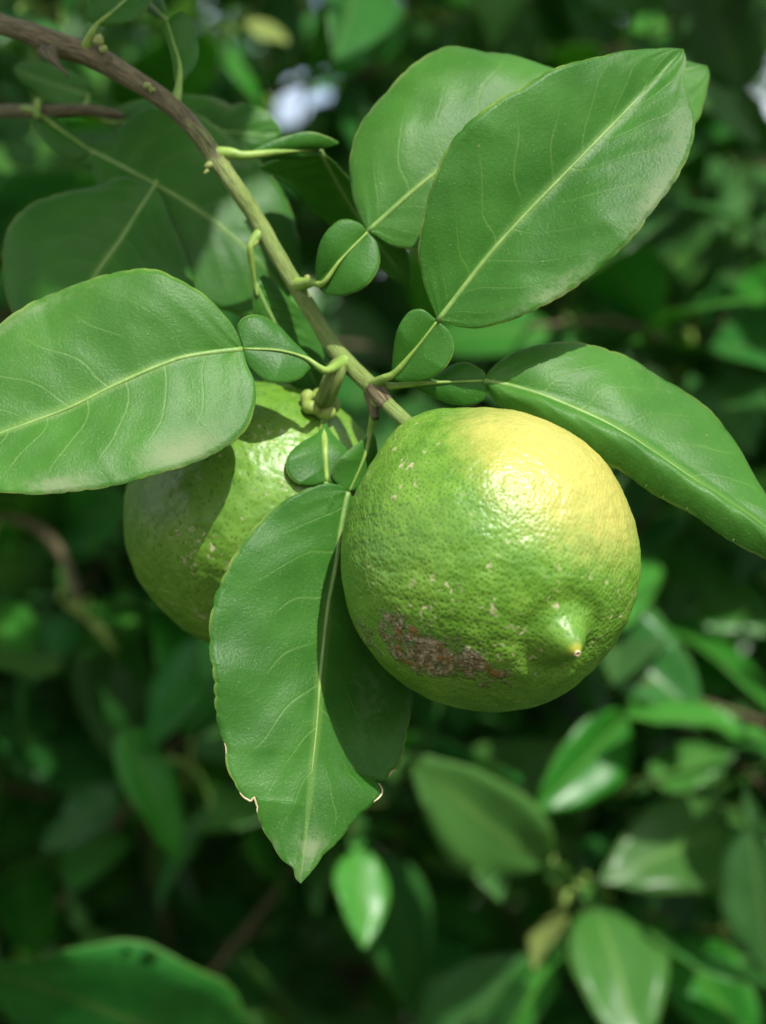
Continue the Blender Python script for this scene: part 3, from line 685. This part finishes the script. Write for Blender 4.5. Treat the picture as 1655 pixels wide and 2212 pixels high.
# ------------------------------------------------------------------ background leaves: shared blades
def unit_leaf(rows, cols, width, fold, droop, twist, ripple, seed, closed=True, wing=True):
    """unit-length blade along +Y, upper face +Z, with its winged stalk behind y = 0"""
    V = []; UV = []
    ts = np.linspace(0, 1, rows)
    def prof(t): return width * 0.5 * (math.sin(math.pi * t ** 0.80) ** 0.78) * (1 - 0.10 * t) + 0.002
    ring = []
    segs = []
    if wing:
        for t in np.linspace(0, 1, max(4, rows // 3)):
            segs.append((-0.30 + 0.30 * t, (0.012 + 0.085 * width * 2 * max(0, (t - 0.25) / 0.75) ** 0.8 * (1 if t < 0.99 else 0.1)), -1))
    for t in ts: segs.append((t * 0.999 + 0.001, prof(t), t))
    us = np.linspace(-1, 1, cols)
    for (y, w, t) in segs:
        for u in us:
            z = fold * abs(u) * w - droop * max(y, 0) ** 2 + ripple * nz(u * 1.5 + seed, y * 4, seed) * abs(u) * 0.5
            a = twist * max(y, 0); x = u * w
            V.append((x * math.cos(a), y, z + x * math.sin(a))); UV.append((u, max(t, 0.02)))
    nc = cols; nr_ = len(segs); F = []; n0 = len(V)
    for i in range(nr_ - 1):
        for j in range(nc - 1):
            F.append((i*nc + j, i*nc + j + 1, (i+1)*nc + j + 1, (i+1)*nc + j))
    if closed:
        V += [(x, y, z - 0.004) for x, y, z in V]; UV += UV[:]
        F += [tuple(k + n0 for k in f[::-1]) for f in F]
        for i in range(nr_ - 1):
            a, b = i*nc, (i+1)*nc; F.append((a, b, b + n0, a + n0))
            a, b = i*nc + nc - 1, (i+1)*nc + nc - 1; F.append((b, a, a + n0, b + n0))
    return np.array(V), F, np.array(UV)
VARP = [(0.50, 0.18, 0.12, 0.25, 0.12), (0.56, 0.28, 0.22, -0.35, 0.16), (0.46, 0.10, 0.30, 0.5, 0.12), (0.58, 0.05, -0.10, 0.2, 0.18), (0.52, 0.40, 0.08, -0.2, 0.14)]
BLADES = {}
def blade_mesh(var, mat):
    if (var, mat) not in BLADES:
        V, F, UV = unit_leaf(15, 7, *VARP[var], seed=var * 1.7)
        me = bpy.data.meshes.new('leaf_blade'); me.from_pydata(V.tolist(), [], F)
        ul = me.uv_layers.new(name='UVMap'); li = np.zeros(len(me.loops), dtype=np.int32); me.loops.foreach_get('vertex_index', li)
        ul.data.foreach_set('uv', UV[li].ravel()); me.materials.append(M[mat])
        me.polygons.foreach_set('use_smooth', np.ones(len(me.polygons), dtype=bool)); me.update()
        BLADES[(var, mat)] = me
    return BLADES[(var, mat)]
def frame(B, T, face, roll=0.0):
    y = np.array(T, float) - np.array(B, float); L = np.linalg.norm(y); y = y / L
    f = np.array(face, float); z = f - y * f.dot(y); z /= np.linalg.norm(z) + 1e-9
    x = np.cross(y, z)
    if roll:
        c, s = math.cos(roll), math.sin(roll); x, z = c * x + s * z, c * z - s * x
    return x, y, z, L
def put_leaf(parent, B, T, face=(0, -0.75, 0.65), roll=0.0, wfac=1.0, var=0, mat='bg', label=None):
    x, y, z, L = frame(B, T, face, roll)
    o = bpy.data.objects.new('leaf', blade_mesh(var, mat))
    link(o, B, parent)
    o.rotation_euler = Matrix((x, y, z)).transposed().to_euler(); o.scale = (L * wfac, L, L)
    if label: o['label'] = label
    return o

# ------------------------------------------------------------------ shoots one can pick out behind the fruit
def shoot(label, twig, leaves, group=None, rad=(0.0022, 0.0014), mat='twig'):
    """twig: [(px,py,depth)...]; leaves: (bx,by,bd, tx,ty,td, width factor, roll, variant, material)"""
    base = P(*twig[0])
    root = empty('leafy_shoot', base)
    tag(root, label, 'shoot', group or 'leafy shoots behind the fruit')
    q, _, _ = curve3([tuple(P(*p)) for p in twig], 30)
    tube_obj('twig', q, np.linspace(rad[0], rad[1], 30), M[mat], root, n=9, wob=0.15)
    for lf in leaves:
        bx, by, bd, tx, ty, td, wf, roll, var, mt = lf[:10]
        fc = lf[10] if len(lf) > 10 else (0.30 * nz(bx * .013, by * .017, 1.1) * 2 - 0.1, -0.42 + 0.5 * nz(bx * .011, by * .019, 4.1), 0.85)
        B = P(bx, by, bd); T = P(tx, ty, td)
        put_leaf(root, B, T, face=fc, roll=roll, wfac=wf, var=var, mat=mt)
        # stalk from the twig to the winged base
        x, y, z, L = frame(B, T, (0, -0.75, 0.65))
        s = B - y * L * 0.30
        k = int(np.argmin(np.linalg.norm(q - s, axis=1)))
        tube_obj('stalk', curve3([tuple(q[k]), tuple((q[k] + s) / 2 + np.array([0, 0, 0.004])), tuple(s), tuple(s + y * L * 0.06)], 8)[0], [0.0013, 0.0010], M['petiole'], root, n=6)
    return root

shoot('large dark leaves in shade just behind the brown part of the branch', [(-260, 190, .70), (-60, 240, .64), (30, 240, .60), (100, 240, .588), (190, 238, .59), (260, 250, .60)], [
    (105, 245, .588, 190, 215, .60, .8, .6, 2, 'bg_yellow')], mat='bark', rad=(.004, .0016))
SH = bpy.data.objects['leafy_shoot']
full_leaf(SH,
    ([(195, 325, .583), (278, 367, .578), (398, 435, .572), (480, 492, .570), (560, 565, .570), (625, 645, .573)],
     [(195, 325), (205, 304), (240, 301), (256, 275), (285, 250), (330, 228), (420, 240), (520, 310), (600, 400), (645, 500), (650, 590), (625, 645)],
     [(195, 325), (198, 345), (215, 420), (250, 500), (300, 580), (380, 640), (470, 667), (545, 688), (600, 680), (625, 645)],
     [0, .010, .014, .008, 0], [0, -.004, -.006, -.004, 0]),
    wing=([(70, 236, .588), (130, 280, .586), (194, 324, .583)],
          [(70, 236), (105, 238), (140, 268), (187, 311), (194, 324)],
          [(70, 236), (75, 270), (92, 303), (120, 327), (160, 347), (187, 338), (194, 324)], [0, .002, 0], [0, -.002, 0]),
    petiole=[(40, 238, .597, .0016), (70, 238, .588, .0013), (130, 280, .5855, .0007), (194, 324, .5825, .0007)],
    top='top', seed=12.0, rows=80, cols=10)
full_leaf(SH,
    ([(335, 400, .572), (300, 455, .566), (262, 515, .562), (207, 592, .557), (150, 690, .551), (120, 760, .547)],
     [(335, 400), (270, 380), (200, 400), (140, 415), (105, 427), (64, 443), (22, 485), (4, 560), (20, 660), (70, 735), (120, 760)],
     [(335, 400), (352, 430), (372, 480), (398, 545), (422, 620), (410, 690), (330, 750), (220, 780), (120, 760)],
     [0, .006, .008, 0], [0, -.004, -.005, 0]),
    petiole=[(330, 300, .60, .0014), (345, 350, .588, .0012), (335, 400, .573, .0009), (300, 455, .566, .0007)],
    top='top', seed=13.0, rows=80, cols=10, arch=0.002)
full_leaf(SH,
    ([(225, 262, .612), (330, 268, .600), (450, 280, .596), (560, 290, .596), (612, 288, .598)],
     [(225, 262), (245, 235), (310, 213), (390, 207), (450, 209), (485, 219), (499, 226), (530, 221), (572, 236), (598, 263), (612, 288)],
     [(225, 262), (260, 300), (340, 330), (430, 345), (500, 338), (540, 328), (580, 310), (612, 288)],
     [0, .004, 0], [0, -.004, 0]),
    petiole=[(190, 240, .606, .0014), (225, 262, .611, .001), (260, 265, .606, .0008)], top='top', seed=14.0, rows=80, cols=10)
full_leaf(SH,
    ([(190, 205, .622), (140, 190, .618), (80, 170, .614), (27, 148, .612)],
     [(190, 205), (192, 180), (150, 155), (109, 140), (82, 136), (49, 134), (27, 148)],
     [(190, 205), (170, 232), (120, 225), (75, 195), (40, 170), (27, 148)], [0, .006, 0], [0, -.003, 0]),
    petiole=[(175, 238, .597, .0012), (186, 222, .61, .001), (190, 205, .621, .0008)], top='top_bright', seed=15.0, rows=50, cols=8)

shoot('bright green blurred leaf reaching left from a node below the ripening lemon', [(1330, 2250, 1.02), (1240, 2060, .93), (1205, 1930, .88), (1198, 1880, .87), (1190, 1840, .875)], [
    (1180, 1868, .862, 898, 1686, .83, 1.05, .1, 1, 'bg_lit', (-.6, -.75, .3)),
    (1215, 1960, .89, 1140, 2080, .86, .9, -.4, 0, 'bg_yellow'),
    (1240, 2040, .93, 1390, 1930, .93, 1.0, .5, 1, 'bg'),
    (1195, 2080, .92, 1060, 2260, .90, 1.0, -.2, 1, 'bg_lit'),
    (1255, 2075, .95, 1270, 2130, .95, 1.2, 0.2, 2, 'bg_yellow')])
shoot('glossy pale leaves overlapping in a cluster low behind the lemon tip', [(1900, 1900, 1.15), (1720, 1830, 1.05), (1600, 1790, .99), (1500, 1740, .96), (1420, 1690, .95)], [
    (1400, 1690, .95, 1600, 1610, .96, 1.05, .1, 3, 'bg_lit', (.2, -.75, .6)),
    (1570, 1790, .93, 1345, 1880, .88, 1.15, .2, 1, 'bg_lit', (.1, -.8, .5)),
    (1450, 1850, .97, 1700, 1990, .93, .9, .1, 0, 'bg_lit', (.25, -.8, .55)),
    (1480, 1730, .97, 1690, 1800, .94, .8, -.3, 2, 'bg'),
    (1640, 1820, 1.0, 1655, 1650, 1.03, .9, .2, 2, 'bg'),
    (1330, 1790, 1.0, 1230, 1900, .99, .9, .3, 0, 'bg')], rad=(.003, .0014))
shoot('glossy pale leaves hanging toward the ground below the bright leaf', [(1760, 2050, 1.1), (1600, 2020, 1.02), (1450, 1990, .97), (1330, 1960, .94)], [
    (1290, 1965, .90, 1400, 2240, .84, 1.1, .1, 1, 'bg_lit', (.15, -.85, .4)),
    (1450, 2030, .95, 1640, 2260, .90, 1.0, -.25, 1, 'bg_lit'),
    (1260, 2130, .94, 1210, 2010, .95, .8, .2, 0, 'bg_lit'),
    (1580, 2060, 1.0, 1680, 2190, .96, .9, .2, 4, 'bg'),
    (1500, 1990, 1.0, 1600, 1920, 1.03, .8, -.2, 2, 'bg')], rad=(.003, .0014))
shoot('single oval leaf with yellowing edge hanging below the torn leaf', [(620, 1700, 1.10), (690, 1760, .98), (740, 1790, .92), (770, 1805, .89)], [
    (772, 1836, .86, 795, 2034, .83, 1.15, .3, 0, 'bg_lit'),
    (740, 1800, .93, 900, 1790, .95, .8, .2, 0, 'bg_lit'),
    (850, 1700, .95, 905, 1590, .97, 1.0, .2, 1, 'bg_lit')])
shoot('broad dim leaf spread in shade well below the hanging torn leaf', [(-150, 2400, .95), (60, 2330, .86), (200, 2300, .80)], [
    (520, 2310, .84, -40, 2040, .80, 1.25, 0, 3, 'bg', (-.45, -.85, -.05)),
    (120, 2300, .83, 330, 2230, .78, .9, .3, 0, 'bg_lit')])
shoot('dark bluish leaves in deep shade below the shaded lemon', [(600, 1180, 1.25), (520, 1300, 1.05), (480, 1380, .95), (440, 1480, .94), (400, 1700, .96)], [
    (470, 1390, .90, 285, 1598, .88, 1.3, -.1, 1, 'bg'),
    (250, 1700, .94, 100, 1850, .93, 1.0, .2, 3, 'bg'),
    (430, 1790, .93, 330, 1960, .93, 1.2, .1, 4, 'bg'),
    (560, 1290, .95, 400, 1390, .95, .6, .3, 0, 'bg_lit'),
    (470, 1270, 1.0, 300, 1250, 1.02, .7, .3, 2, 'bg')])
shoot('brown arching twig with pale young tips left of the shaded lemon', [(-200, 1060, 1.1), (-30, 1100, .99), (80, 1140, .95), (130, 1190, .94), (155, 1250, .935), (165, 1300, .935), (180, 1340, .94)], [
    (140, 1300, .93, 190, 1335, .925, .9, .2, 0, 'bg_yellow'),
    (190, 1335, .93, 262, 1395, .925, .8, .1, 2, 'bg_yellow'),
    (150, 1290, .95, 130, 1210, .96, .7, .2, 0, 'bg_lit'),
    (165, 1330, .95, 55, 1460, .93, 1.2, .3, 1, 'bg'),
    (-30, 1290, .96, 30, 1450, .92, 1.4, .15, 3, 'bg_lit')], mat='bark', rad=(.0042, .0022))
shoot('leaves in half shade standing behind the arching leaf', [(1900, 900, 1.3), (1760, 830, 1.15), (1620, 770, 1.08), (1500, 720, 1.04), (1430, 640, 1.04)], [
    (1480, 720, 1.02, 1470, 630, 1.0, 1.3, .1, 0, 'bg_yellow'),
    (1540, 800, 1.0, 1690, 900, .97, .9, .2, 1, 'bg_lit'),
    (1430, 570, 1.0, 1560, 410, 1.02, 1.0, .1, 3, 'bg'),
    (1400, 650, 1.02, 1270, 740, 1.02, .9, .3, 1, 'bg'),
    (1560, 850, 1.05, 1580, 1010, 1.02, 1.0, -.2, 4, 'bg'),
    (1400, 1180, 1.0, 1492, 1215, 1.0, 1.3, .2, 0, 'bg_lit')], mat='bark', rad=(.004, .002))
shoot('leaves beyond the tip of the broad leaf, near a gap of sky', [(1950, 330, 1.35), (1780, 360, 1.2), (1640, 350, 1.12), (1540, 330, 1.1)], [
    (1560, 345, 1.05, 1500, 262, 1.07, .7, .3, 2, 'bg_lit'),
    (1590, 310, 1.08, 1640, 200, 1.12, .8, -.3, 0, 'bg'),
    (1620, 420, 1.05, 1580, 600, 1.0, .9, .2, 4, 'bg'),
    (1640, 480, 1.1, 1760, 620, 1.05, .9, .2, 0, 'bg')], mat='bark', rad=(.004, .002))
shoot('dark forked twig and leaves seen above the branch, against bright foliage', [(1050, 120, 1.25), (820, 155, 1.12), (660, 172, 1.06), (560, 215, 1.05), (420, 260, 1.06)], [
    (690, 150, 1.04, 750, 15, 1.03, .9, .2, 3, 'bg_lit'),
    (600, 100, 1.05, 480, 20, 1.06, 1.0, .1, 1, 'bg'),
    (720, 165, 1.03, 860, 60, 1.04, .9, -.3, 0, 'bg_lit'),
    (560, 205, 1.03, 470, 110, 1.05, .8, .2, 2, 'bg_lit'),
    (760, 190, 1.05, 780, 330, 1.02, .8, -.2, 4, 'bg'),
    (490, 240, 1.04, 430, 130, 1.06, .9, .3, 0, 'bg'),
    (900, 130, 1.1, 1000, 20, 1.1, .7, .2, 0, 'bg_lit')], mat='bark', rad=(.0035, .002))
shoot('spray of bright leaves above the two broad leaves, crossing the tree crown', [(1500, -160, 1.35), (1300, -60, 1.2), (1120, 10, 1.1), (960, 40, 1.05), (820, 40, 1.03)], [
    (1010, 45, 1.02, 1120, 70, 1.0, .9, .3, 2, 'bg_lit'), (900, 45, 1.02, 820, 110, 1.0, .9, .2, 1, 'bg_lit'),
    (950, 30, 1.04, 900, -60, 1.05, .9, -.3, 0, 'bg_lit'), (1180, 0, 1.1, 1290, 85, 1.08, .9, .4, 4, 'bg'),
    (1100, 0, 1.1, 1060, -90, 1.1, .9, .2, 1, 'bg_lit'), (1250, -20, 1.15, 1380, 20, 1.1, .8, -.4, 0, 'bg_lit')], mat='bark', rad=(.004, .0018))
shoot('leafy shoot climbing past the tip of the broad leaf toward the sky gap', [(1800, 60, 1.3), (1680, 60, 1.15), (1560, 60, 1.06), (1450, 30, 1.04)], [
    (1440, 40, 1.02, 1360, 90, 1.0, .9, .2, 3, 'bg_lit'), (1530, 70, 1.02, 1460, -30, 1.03, .9, .3, 1, 'bg_lit'),
    (1560, 80, 1.03, 1600, 190, 1.0, .8, -.2, 4, 'bg'), (1600, 50, 1.06, 1680, -30, 1.08, 1.0, .3, 0, 'bg_lit'), (1490, 60, 1.08, 1560, 10, 1.1, .9, .3, 2, 'bg_yellow')])
shoot('leaves filling the gap between the broad leaf and the arching leaf', [(1500, 860, 1.4), (1380, 760, 1.2), (1280, 700, 1.1), (1180, 680, 1.06)], [
    (1190, 690, 1.03, 1080, 730, 1.0, .9, .3, 1, 'bg'), (1260, 690, 1.05, 1300, 620, 1.05, .9, .2, 0, 'bg_lit'),
    (1330, 720, 1.08, 1420, 790, 1.05, .9, .2, 3, 'bg'), (1220, 700, 1.08, 1180, 780, 1.06, .8, -.3, 4, 'bg'), (1370, 730, 1.15, 1380, 650, 1.15, 1.0, .2, 2, 'bg_yellow')])
shoot('bright leaves massed behind the small winged stalk above the branch', [(700, -200, 1.3), (600, -60, 1.12), (540, 30, 1.04), (480, 90, 1.0)], [
    (545, 40, 1.0, 620, 110, .98, 1.0, .2, 3, 'bg_yellow'), (490, 90, .98, 440, 170, .97, .9, .3, 1, 'bg'),
    (520, 60, 1.02, 450, 10, 1.02, 1.0, .2, 4, 'bg_lit'), (590, -20, 1.08, 700, 20, 1.05, 1.0, .2, 0, 'bg_lit'), (480, 100, 1.0, 560, 190, .98, .9, -.2, 2, 'bg_lit')])
shoot('leaves in half light between the arching leaf and the lemon tip', [(1850, 1250, 1.4), (1700, 1260, 1.2), (1580, 1270, 1.1), (1480, 1290, 1.06)], [
    (1500, 1290, 1.03, 1410, 1360, 1.0, .9, .2, 1, 'bg'), (1560, 1260, 1.05, 1530, 1160, 1.05, .9, .3, 0, 'bg_lit'),
    (1600, 1280, 1.06, 1650, 1400, 1.03, 1.0, .2, 3, 'bg'), (1640, 1250, 1.1, 1720, 1170, 1.1, .9, .2, 4, 'bg_lit'), (1520, 1300, 1.08, 1500, 1430, 1.05, .9, -.3, 2, 'bg')])
shoot('leaves in the upper corner of the hedge behind the thorn', [(-200, 30, 1.1), (-40, 40, .95), (80, 30, .90), (180, 10, .90)], [
    (60, 40, .87, 130, 110, .84, .9, .2, 0, 'bg'),
    (150, 30, .88, 200, -60, .90, 1.0, .2, 1, 'bg_lit'),
    (30, 20, .90, -60, 130, .88, 1.0, .2, 3, 'bg'),
    (260, 60, .92, 330, 140, .92, .9, .3, 4, 'bg'),
    (60, 320, .90, -20, 440, .88, .9, .3, 1, 'bg')])

# ------------------------------------------------------------------ the lemon tree behind: trunk, limbs, crown
tree = empty('lemon_tree', (-0.42, 1.85, 0))
tag(tree, 'dense lemon tree filling the background, its shaded crown closing round the fruit', 'tree')
def limb(name, pts, r):
    q, _, _ = curve3(pts, 60); tube_obj(name, q, r, M['bark'], tree, n=14, wob=0.15, seed=pts[0][0] * 9)
limb('trunk', [(-0.42, 1.85, -0.05), (-0.40, 1.84, 0.3), (-0.44, 1.80, 0.8), (-0.42, 1.72, 1.2), (-0.42, 1.55, 1.43)], [0.075, 0.058, 0.05, 0.042, 0.034])
limb('limb', [(-0.42, 1.57, 1.40), (-0.30, 1.45, 1.75), (-0.05, 1.15, 2.05), (0.2, 0.85, 2.15)], [0.032, 0.022, 0.015, 0.008])
limb('limb', [(-0.43, 1.70, 1.22), (-0.1, 1.65, 1.45), (0.35, 1.50, 1.75), (0.8, 1.35, 1.95)], [0.03, 0.022, 0.015, 0.008])
limb('limb', [(-0.43, 1.78, 0.9), (0.0, 1.65, 1.05), (0.45, 1.45, 1.1), (0.95, 1.35, 1.2)], [0.03, 0.02, 0.014, 0.007])
limb('limb', [(-0.42, 1.60, 1.38), (-0.75, 1.5, 1.65), (-1.05, 1.3, 1.95)], [0.03, 0.02, 0.009])
limb('limb', [(-0.43, 1.80, 0.75), (-0.8, 1.6, 0.95), (-1.15, 1.4, 1.1)], [0.028, 0.018, 0.008])

def gen_leaves(n_twigs, sampler):
    out = []; tw = []
    k = 0
    while k < n_twigs:
        p = sampler()
        if p is None: continue
        k += 1
        d = np.array([rng.normal(0, 0.6), rng.normal(-0.5, 0.5), rng.normal(0.15, 0.6)]); d /= np.linalg.norm(d)
        ln = rng.uniform(0.12, 0.26); m = rng.integers(6, 10)
        tw.append((p, p + d * ln * 0.5 + np.array([0, 0, 0.012]), p + d * ln))
        a0 = rng.uniform(0, 6.28)
        e1 = np.cross(d, [0.2, 0.3, 1]); e1 /= np.linalg.norm(e1); e2 = np.cross(d, e1)
        for j in range(m):
            t = (j + 0.6) / m; a = a0 + j * 2.4
            dr_ = d * rng.uniform(0.2, 0.8) + math.cos(a) * e1 + math.sin(a) * e2 + np.array([0, -0.15, -0.15])
            dr_ /= np.linalg.norm(dr_)
            L = rng.uniform(0.055, 0.100)
            B = p + d * ln * t + dr_ * L * 0.28
            face = np.array([rng.normal(0.1, 0.45), rng.normal(-0.45, 0.45), rng.normal(0.8, 0.4)])
            out.append((B, B + dr_ * L, face, rng.uniform(0.85, 1.2), int(rng.integers(0, 5))))
    return out, tw

QS = 0.763
def qv(p): return p[1] + QS * (p[2] - ZC)
GAPS = [(630, 222, 34), (1642, 130, 38), (1645, 250, 36), (1000, 18, 14), (1330, 20, 16), (1640, 330, 16)]
def in_gap(p, pad=0.0):
    for gx, gy, gr in GAPS:
        g = P(gx, gy, p[1]); 
        if math.hypot(p[0] - g[0], p[2] - g[2]) < gr * K * p[1] + pad: return True
    return False
def hedge_front(x, z):
    f = 0.96 + 0.16 * nz(x * 3.1, z * 3.1, 3.3) + 0.05 * nz(x * 9, z * 9, 1.0)
    if z < ZC - 0.02 and x < 0.0: f += 0.12                    # a shaded hollow below the fruit
    return f
def s_hedge():
    x = rng.uniform(-1.5, 1.5); z = ZC + rng.uniform(-1.15, 0.55); 
    y = hedge_front(x, z) + rng.exponential(0.33)
    if y > 2.6: return None
    if abs(x) > 0.5 and rng.random() < 0.35: return None
    return np.array([x, y, z])
def s_core():
    x = rng.uniform(-0.6, 0.6); y = rng.uniform(1.2, 2.9); z = ZC + rng.uniform(-0.55, 0.30 + 0.24 * y)
    return np.array([x, y, z])
def s_canopy():
    x = rng.uniform(-0.9, 1.2); z = ZC + rng.uniform(0.32, 0.85); q = rng.uniform(0.66, 1.75)
    y = q - QS * (z - ZC)
    if y < -0.05 or (q > 1.08 and rng.random() < 0.85): return None
    p = np.array([x, y, z])
    # openings that let sun patches through
    if nz(x * 4.2 + 3.0, q * 4.2, 0.5) > 0.16: return None
    if 0.0 < x - 0.37 * (z - ZC) < 0.36 and 0.66 < q < 0.90: return None
    return p
def s_shade():                                             # unseen foliage added to shade the leaves behind the old wood
    z = ZC + rng.uniform(0.30, 0.60); x = rng.uniform(-0.42, -0.05) + 0.37 * (z - ZC); q = rng.uniform(0.64, 0.86)
    return np.array([x, q - QS * (z - ZC), z])
l5, t5 = gen_leaves(95, s_shade)
LV, TW = gen_leaves(1150, s_hedge)
l3, t3 = gen_leaves(800, s_core)
l4, t4 = gen_leaves(55, s_canopy)
def clear(l):
    B, T = l[0], l[1]
    mid = (B + T) / 2
    if mid[1] < 0.80 and abs(mid[0]) < 0.45 and mid[2] < ZC + 0.30: return False
    if mid[1] < 0.30 * 1 and mid[2] < ZC + 0.30: return False
    if qv(mid) < (0.625 if mid[0] - 0.37 * (mid[2] - ZC) < -0.085 else 0.73) and mid[2] > ZC + 0.1: return False
    xp = mid[0] - 0.37 * (mid[2] - ZC)                      # the opening that lets the sun onto the low leaves
    if mid[2] > ZC + 0.2 and 0.0 < xp < 0.36 and 0.60 < qv(mid) < 0.93: return False
    # keep the open air in front of the lens
    px = mid[0] / (K * max(mid[1], .05)); pz = (mid[2] - ZC) / (K * max(mid[1], .05))
    if mid[1] < 0.84 and abs(px) < 900 and abs(pz) < 1250: return False
    return not (in_gap(B, .004) or in_gap(mid, .012) or in_gap(T, .002))
ALL = [l for l in LV + l3 + l4 + l5 if clear(l)]
def size_in_view(l):
    c = (l[0] + l[1]) / 2
    px = c[0] / (K * c[1]); pz = (c[2] - ZC) / (K * c[1])
    if c[1] < 0.3 or abs(px) > 840 or abs(pz) > 1120: return 0
    return np.linalg.norm(l[1] - l[0]) / c[1]
ALL.sort(key=size_in_view, reverse=True)
n_parts = 290
for (B, T, face, wf, var) in ALL[:n_parts]:
    put_leaf(tree, B, T, face, 0.0, wf, var, 'bg' if rng.random() < (0.45 if B[2] > ZC else 0.68) else 'bg_lit')  # more of the lighter copy higher up, brightening the upper crown by colour
# the rest of the crown as one mass
def merged(name, leaves, mats):
    U = [unit_leaf(6, 5, *VARP[v], seed=v * 1.7, closed=False, wing=False) for v in range(5)]
    Vs = []; Fs = []; UVs = []; MI = []; off = 0
    for (B, T, face, wf, var) in leaves:
        V, F, UV = U[var]; x, y, z, L = frame(B, T, face)
        Vs.append(B + L * (V[:, :1] * wf * x + V[:, 1:2] * y + V[:, 2:] * z))
        Fs.append(np.array(F) + off); off += len(V); UVs.append(UV)
        MI.append(np.full(len(F), 0 if rng.random() < 0.75 else 1))
    o = mesh_obj(name, np.concatenate(Vs), np.concatenate(Fs), mats, tree, (-0.42, 1.85, 0), np.concatenate(UVs), np.concatenate(MI))
    o['kind'] = 'stuff'; return o
merged('crown', ALL[n_parts:], [M['bg'], M['bg_lit']])
Vs = []; Fs = []; UVs = []; off = 0
for a, b, c in TW + t3 + t4 + t5:
    if min(a[1], c[1]) < 0.86 and max(a[2], c[2]) < ZC + 0.34: continue
    if in_gap(a, .01) or in_gap(b, .01) or in_gap(c, .01) or qv(b) < (0.64 if b[0] - 0.37 * (b[2] - ZC) < -0.11 else 0.75): continue
    q = curve3([tuple(a), tuple(b), tuple(c)], 6)[0]
    V, F, UV = tube(q, np.linspace(0.0024, 0.0011, 6), 5, False)
    Vs.append(V); Fs.append(np.array(F) + off); off += len(V); UVs.append(UV)
o = mesh_obj('twigs', np.concatenate(Vs), np.concatenate(Fs), [M['bark']], tree, (-0.42, 1.85, 0), np.concatenate(UVs)); o['kind'] = 'stuff'
print('leaves', len(ALL))

# ------------------------------------------------------------------ the next row of trees, glimpsed through the crown
def far_tree(x0, y0, label):
    t = empty('lemon_tree', (x0, y0, 0)); tag(t, label, 'tree', 'trees of the next row')
    q = curve3([(x0, y0, -0.05), (x0 + 0.03, y0, 0.5), (x0, y0 + 0.03, 1.1), (x0 + 0.05, y0, 1.8)], 20)[0]
    tube_obj('trunk', q, [0.09, 0.07, 0.06, 0.03], M['bark'], t, n=12, wob=0.15)
    for k in range(5):
        a = k * 1.26 + x0; e = np.array([x0 + 0.9 * math.cos(a), y0 + 0.9 * math.sin(a), 2.0 + 0.2 * math.sin(k * 2.1)])
        tube_obj('limb', curve3([(x0, y0, 0.9 + 0.1 * k), tuple((np.array([x0, y0, 1.2]) + e) / 2), tuple(e)], 14)[0], [0.04, 0.012], M['bark'], t, n=8)
    U = [unit_leaf(5, 3, *VARP[v], seed=v * 1.7, closed=False, wing=False) for v in range(5)]
    Vs = []; Fs = []; UVs = []; MI = []; off = 0
    for k in range(4200):
        d = rng.normal(size=3); d /= np.linalg.norm(d); r = rng.uniform(0.55, 1.0) ** 0.5
        r *= 1 + 0.25 * nz(d[0] * 2 + x0, d[1] * 2, d[2] * 2)
        c = np.array([x0, y0, 1.55]) + d * r * np.array([1.35, 1.0, 1.15])
        if c[2] < 0.25: continue
        dd = rng.normal(size=3) + d * 0.8; dd /= np.linalg.norm(dd); L = rng.uniform(0.07, 0.11)
        face = d + rng.normal(0, 0.4, 3) + np.array([0, -0.1, 0.5]); v = int(rng.integers(0, 5))
        if in_gap(c, .03): continue
        V, F, UV = U[v]; x, y, z, L = frame(c, c + dd * L, face)
        Vs.append(c + L * (V[:, :1] * x + V[:, 1:2] * y + V[:, 2:] * z)); Fs.append(np.array(F) + off); off += len(V); UVs.append(UV)
        MI.append(np.full(len(F), int(rng.random() < 0.6)))
    o = mesh_obj('crown', np.concatenate(Vs), np.concatenate(Fs), [M['bg'], M['bg_lit']], t, (x0, y0, 0), np.concatenate(UVs), np.concatenate(MI)); o['kind'] = 'stuff'
far_tree(-1.35, 4.6, 'sunlit lemon tree of the next row, glimpsed through the leaves')
far_tree(0.95, 4.9, 'sunlit tree of the next row, behind the gap beyond the broad leaf tip')
